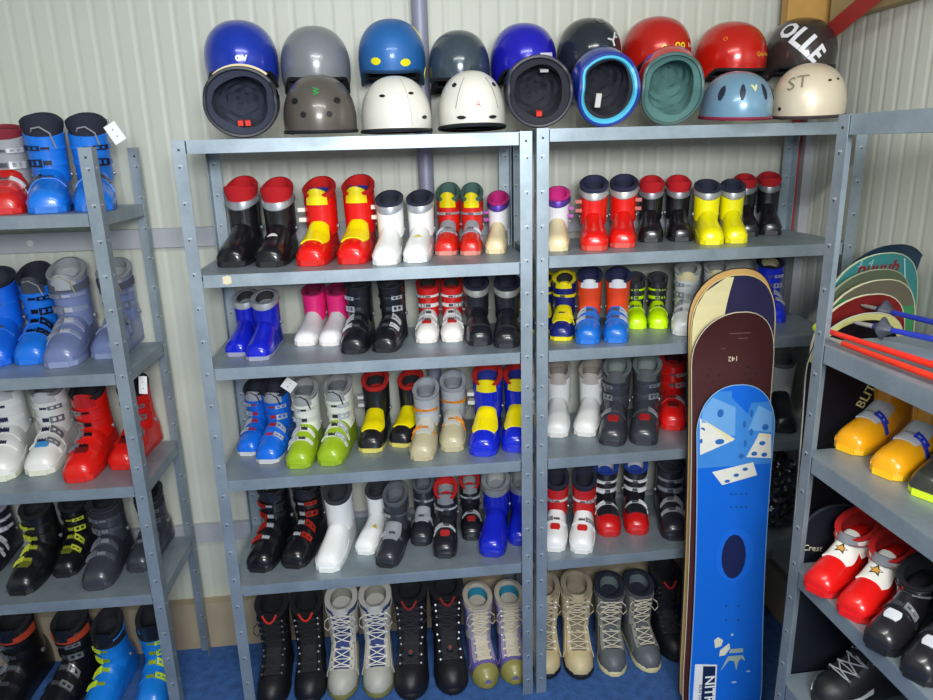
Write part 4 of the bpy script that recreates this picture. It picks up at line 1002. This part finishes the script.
blue, LB, SB = board(1.2, .252, tp[3], -.214, .004, blue_base, mat('#8fb6dc', .3), 'blue snowboard with white dice leaning in front of the others', side=mat('#20242e', .4), tip=.008, graphics=[
    ('pale_field', midb, [tipfield], .0005), ('pale_corner', midb, [tipfield2], .0007),
    ('die_blue_face', lightb, [PL((700, 440), (701, 410), (712, 397), (735, 407), (735, 435)), PL((748, 430), (758, 405), (772, 412), (772, 432))], .0008),  # light blue printed faces of the dice
    ('die', pale, [PL((699, 418), (734, 440), (700, 455)), PL((746, 457), (759, 434), (771, 434), (771, 458)), PL((712, 472), (753, 462), (757, 475), (722, 485))], .0011),
    ('die_edge', palec, [PL((699, 417), (702, 419), (735, 439), (729, 441)), PL((757, 437), (759, 433), (771, 434), (771, 437))], .0014),
    ('pip', dot, [OV(720, 413, 3.4, 4.2), OV(719.5, 441.5, 5, 2.8), OV(702, 430, 3, 2.8), OV(701, 441, 1.5, 2.5), OV(762, 443, 3.4, 2.2), OV(754, 453.5, 3.2, 2.2), OV(764, 454.5, 3.2, 2.2),
                  OV(765, 427, 3.5, 3.2), OV(745, 469, 3, 1.8), OV(736, 475, 3, 1.8), OV(727, 481, 3, 1.6), OV(751, 413, 1.8, 3.8), OV(744, 424, 1.6, 3.8), OV(751, 432, 1.8, 3.8), OV(745, 443, 1.6, 3.8), OV(741, 456, 3, 2.6)], .0017),
    ('ring', mat('#1c6cdc', .35), [OV(735, 555, 21, 29)], .0005),
    ('oval_patch', mat('#1b2450', .4), [OV(733.5, 556.5, 13.5, 24)], .0010),
    ('bolt_hole', mat('#174a94', .4), [OV(x_, y_, 1.3, 1.2) for y_ in (494, 507) for x_ in (731, 736, 741, 746)]+[OV(x_, y_, 1.4, 1.4) for y_ in (606, 620) for x_ in (726, 738)], .0010),
    ('dice_print', mat('#d9d8c4', .4), [PL((714, 640), (718, 637), (723, 640), (721, 646), (715, 648)), PL((720, 650), (729, 643), (730, 648), (725, 655), (719, 656))], .0011),
    ('crown_print', mat('#9cb0a4', .4), [PL((730, 649), (743, 648), (743, 652), (729, 653)), PL((728, 656), (743, 655), (745, 661), (741, 658), (738, 662), (736, 670), (734, 661), (729, 660), (720, 671))], .0011),
    ('snow_print', mat('#9cc0dc', .4), [OV(732, 634.5, 1.6, 1.4), OV(748, 671, 2.6, 1.0), OV(734, 682, 3, 1.2)], .0011),
    ('sticker', mat('#dfe2e6', .4), [PL((695, 664), (717, 664.5), (714.5, 712), (691.5, 712))], .0011),
    ('sticker_panel', mat('#17264c', .4), [PL((703, 666), (715.5, 666), (713, 710), (700.5, 710))], .0015),
])
def text_on_blue(body, px, py, size, rot, bold, m, nm):
    x_, z_ = uv(px, py); vs_, fs = text_geo(body, 1, bold); c_, s_ = math.cos(rot), math.sin(rot); mb = MB()
    mb.add([SB(x_+(a*c_-b*s_)*size, z_+(a*s_+b*c_)*size, .0030) for a, b in vs_], fs); mb.build(nm, m, blue, smooth=False)
text_on_blue('NITRO', 708.5, 694, .046, -PI/2, .02, mat('#e8eaec', .4), 'lettering')
text_on_blue('RUN TO THE', 699.5, 696, .015, -PI/2, .0, mat('#17264c', .4), 'small_lettering')
mb = MB()

# boards standing behind the right unit
def rt(px, py, y): return at(px, py, 1, y)
blk = mat('#15121a', .35, 0, .1)
ylw = mat('#c9c47c', .45)
board(1, .285, rt(884, 243, -.17), -.20, -.05, mat('#1d3248', .4, 0, .35, 0, 30), mat('#26323c', .4), 'dark blue speckled snowboard tip, rearmost behind the right unit')
def teal_marks(L, W, hw): return ('grid', [(L-.045, -.03, .05), (L-.052, -.03, .05)])
board(1, .28, rt(875, 251, -.21), -.24, -.05, mat('#3d8585', .45, 0, .15, 0, 15), mat('#b9c4a4', .4), 'teal snowboard tip with red print behind the right unit',
      graphics=[('red_print', mat('#8c1c1c', .5), [lambda L, W, hw: ('text', 'nuuub', -.005, L-.043, .05, 0, .02)], .002),
                ('white_print', mat('#9cc4c4', .5), [lambda L, W, hw: ('text', '3  4', -.05, L-.028, .03, 0, .0), lambda L, W, hw: [(.060, L-.02), (.064, L-.02), (.10, L-.12), (.094, L-.12)]], .0008)])
board(1, .275, rt(868, 267, -.25), -.28, -.04, mat('#5c6650', .45, 0, .12), mat('#9aa080', .4), 'olive snowboard tip between the teal and the grey-brown ones')
board(1, .28, rt(871, 277, -.29), -.32, -.04, mat('#6a6454', .45, 0, .12), mat('#d4cfae', .4), 'grey-brown snowboard with green sides and cream edge', 
      graphics=[('green_patch', mat('#3c8c54', .45), [lambda L, W, hw: ('grid', [(L-d, hw(L-d)-.052, hw(L-d)-.004) for d in (.085, .10, .12, .14, .17, .21)]), lambda L, W, hw: ('grid', [(L-d, -hw(L-d)+.004, -hw(L-d)+.04) for d in (.05, .07, .10, .14)])], .0008)])
board(1, .265, rt(862, 291, -.34), -.37, -.02, mat('#7c1f1e', .45, 0, .1), mat('#d4cfae', .4), 'dark red snowboard tip behind the black yellow-rimmed one')
def rimf(L, W, hw):
    rows = []
    return [(hw(L-d)-.003, L-d) for d in (.14, .11, .08, .06, .04, .025, .014, .006, .002)]+[(-hw(L-d)+.003, L-d) for d in (.002, .006, .014, .025, .04, .06, .08, .11, .14)]+\
           [(-hw(L-d)+.012, L-d-.008) for d in (.14, .11, .08, .06, .04, .025, .014, .008)]+[(hw(L-d)-.012, L-d-.008) for d in (.008, .014, .025, .04, .06, .08, .11, .14)]
def rim_ring(L, W, hw):
    rows = []; ds = [.0035, .006, .010, .016, .024, .035, .05, .07, .09, .12]
    outer = [(hw(L-d)-.002, L-d) for d in ds]; inner = [(max(0, (hw(L-d)-.002))*.90, L-.016-(d-.0035)*.95) for d in ds]
    return None
def rim_l(sgn):
    def f(L, W, hw):
        rows = []
        for i in range(16):
            x_ = i/15
            X = x_*W*.5*.985
            lo, hi = .0, .16      # find d where hw = X
            for _ in range(30):
                m_ = (lo+hi)/2
                if hw(L-m_) < X: lo = m_
                else: hi = m_
            rows.append((L-hi-.001, L-hi-.016-.004*x_, sgn*X))
        return ('strip', rows)
    return f
bb, LBB, SBB = board(1, .262, rt(860, 309, -.44), -.46, 0, blk, mat('#b9b6a8', .4), 'black snowboard with yellow-rimmed tip, seen through the right unit', side=mat('#17161c', .4),
      graphics=[('lettering', mat('#dccf90', .5), [lambda L, W, hw: ('text', 'BLITZ', .048, L-.225, .036, 1.1, .01)], .0008),
                ('fine_print', mat('#8d8d94', .5), [lambda L, W, hw: ('text', 'o', -.03, L-.47, .06, 0, -.015), lambda L, W, hw: ('text', 'S8', -.085, L-.62, .03, 0, .0), lambda L, W, hw: ('text', '. : .', .02, L-.75, .06, .3, .0)], .0008)])
mb = MB()
for sgn in (-1, 1):
    vs_ = []; n_ = 18
    L = LBB; W = .262
    for i in range(n_+1):
        th_ = i/n_*PI/2; X = sgn*W/2*.985*math.sin(th_); d = .62*W*(1-math.cos(th_)**.9) if True else 0
        d = .62*W*(1-(max(0, 1-(abs(X)/(W/2))**2.25))**(1/2.25)); X2 = X*.90; d2 = d*.92+.020
        vs_ += [SBB(X, L-d-.002, .0012), SBB(X2, L-d2, .0012)]
    mb.add(vs_, [(2*i, 2*i+1, 2*i+3, 2*i+2) for i in range(n_)])
mb.build('yellow_rim', ylw, bb, smooth=False)
board(1, .19, rt(836, 503, -.555), -.565, 0, mat('#1d2029', .4, 0, .1), mat('#34363e', .4), 'short charcoal snowboard lettered in white, low behind the right unit',
      graphics=[('lettering', mat('#dcd8b4', .5), [lambda L, W, hw: ('text', 'Crest', -.054, L-.122, .024, -.15, .01)], .0008)], tip=.01)
# lime ball on the black board's edge
mb = MB(); mb.loft([[Vector((.014*math.sin(PI*i/10)*math.cos(2*PI*j/16), .014*math.sin(PI*i/10)*math.sin(2*PI*j/16), .014-.014*math.cos(PI*i/10))) for j in range(16)] for i in range(1, 10)])
mb.tube([(0, 0, .014), (.05, -.01, .015), (.14, -.03, .01)], .006, 1, 8)

# ------------------------------------------------------------------ ski poles on the right unit
def pole(p0, p1, colr, label, basket=None, ball=None):
    p0 = Vector(p0); p1 = Vector(p1); d = (p1-p0); L = d.length; o = empty('ski_pole', p0)
    o.rotation_euler = d.to_track_quat('Z', 'Y').to_euler(); tag(o, label, 'ski pole', 'ski poles on the right shelving unit')
    mb = MB(); mb.tube([(0, 0, .05), (0, 0, L*.5), (0, 0, L-.12)], [.0062, .0085, .009], n=12); mb.build('shaft', mat(colr, .3, .1, .25, 0, 30), o)
    mb = MB(); mb.tube([(0, 0, 0), (0, 0, .012), (0, 0, .055)], [.002, .0048, .006], n=10); mb.build('tip', mat('#a9a49c', .4, .5), o)
    mb = MB(); mb.tube([(0, 0, L-.125), (0, 0, L-.09), (0, 0, L-.04), (0, 0, L)], [.012, .0145, .013, .016], n=12); mb.build('grip', mat('#17181c', .6), o)
    mb = MB(); 
    if basket:
        n_ = 20; mb.loft([[((r*(1+.12*math.cos(4*2*PI*j/n_)))*math.cos(2*PI*j/n_), (r*(1+.12*math.cos(4*2*PI*j/n_)))*math.sin(2*PI*j/n_), zz) for j in range(n_)] for r, zz in ((.008, .055), (.011, .064), (basket, .070), (basket*1.02, .074), (.013, .082), (.008, .094))])
        mb.build('basket', mat('#3c3f4a', .5), o)
    if ball:
        mb.loft([[(.013*math.sin(PI*i/10)*math.cos(2*PI*j/16), .013*math.sin(PI*i/10)*math.sin(2*PI*j/16), .012-.014*math.cos(PI*i/10)) for j in range(16)] for i in range(1, 10)])
        mb.build('tip_guard', mat('#c4dc28', .5), o)
zr = HR[1]
p = at(815, 327, 2, zr+.0175); q = at(933, 365, 2, zr+.0175); d = (q-p)
pole(p, p+d.normalized()*.95, '#d82c1c', 'red ski pole with a lime tip guard, upper of the red pair', ball=True)
p = at(828, 338, 2, zr+.017); q = at(933, 377, 2, zr+.017); pole(p, p+(q-p).normalized()*.92, '#d03018', 'red ski pole lying nearest the shelf edge')
p = at(861, 305, 2, zr+.030); q = at(933, 322, 2, zr+.028); pole(p, p+(q-p).normalized()*.95, '#2434a0', 'blue ski pole further back with its dark basket', basket=.024)
p = at(853, 322, 2, zr+.030); q = at(933, 339, 2, zr+.028); pole(p, p+(q-p).normalized()*.95, '#2434a0', 'blue ski pole in front with its dark basket', basket=.024)

# ------------------------------------------------------------------ crumpled bin bag on the fourth shelf
mb = MB(); N1, N2 = 60, 44; rings = []
from mathutils import noise
for i in range(1, N2):
    th_ = PI*i/N2; r = []
    for j in range(N1):
        a = 2*PI*j/N1; d = Vector((math.sin(th_)*math.cos(a), math.sin(th_)*math.sin(a), -math.cos(th_)))
        k = 1+.16*noise.turbulence(d*2.2, 3, True)-.16+.16*abs(noise.noise(d*8))+.09*noise.noise(d*20)
        p_ = Vector((d.x*.090*k, d.y*.10*k, .150+d.z*.150*k*(1 if d.z > 0 else .98)))
        p_.z = max(.0008, p_.z); r.append(p_)
    rings.append(r)
mb.loft(rings)
o = mb.build('plastic_bag', mat('#1c1d22', .15, 0, .3, .8, 90, .8), sharp=25); pb = at(776, 545, 2, HB[4]); o.location = (pb.x+.045, .12, HB[4]+.0004)
tag(o, 'crumpled black plastic bag on the fourth shelf right of the snowboards', 'bag')
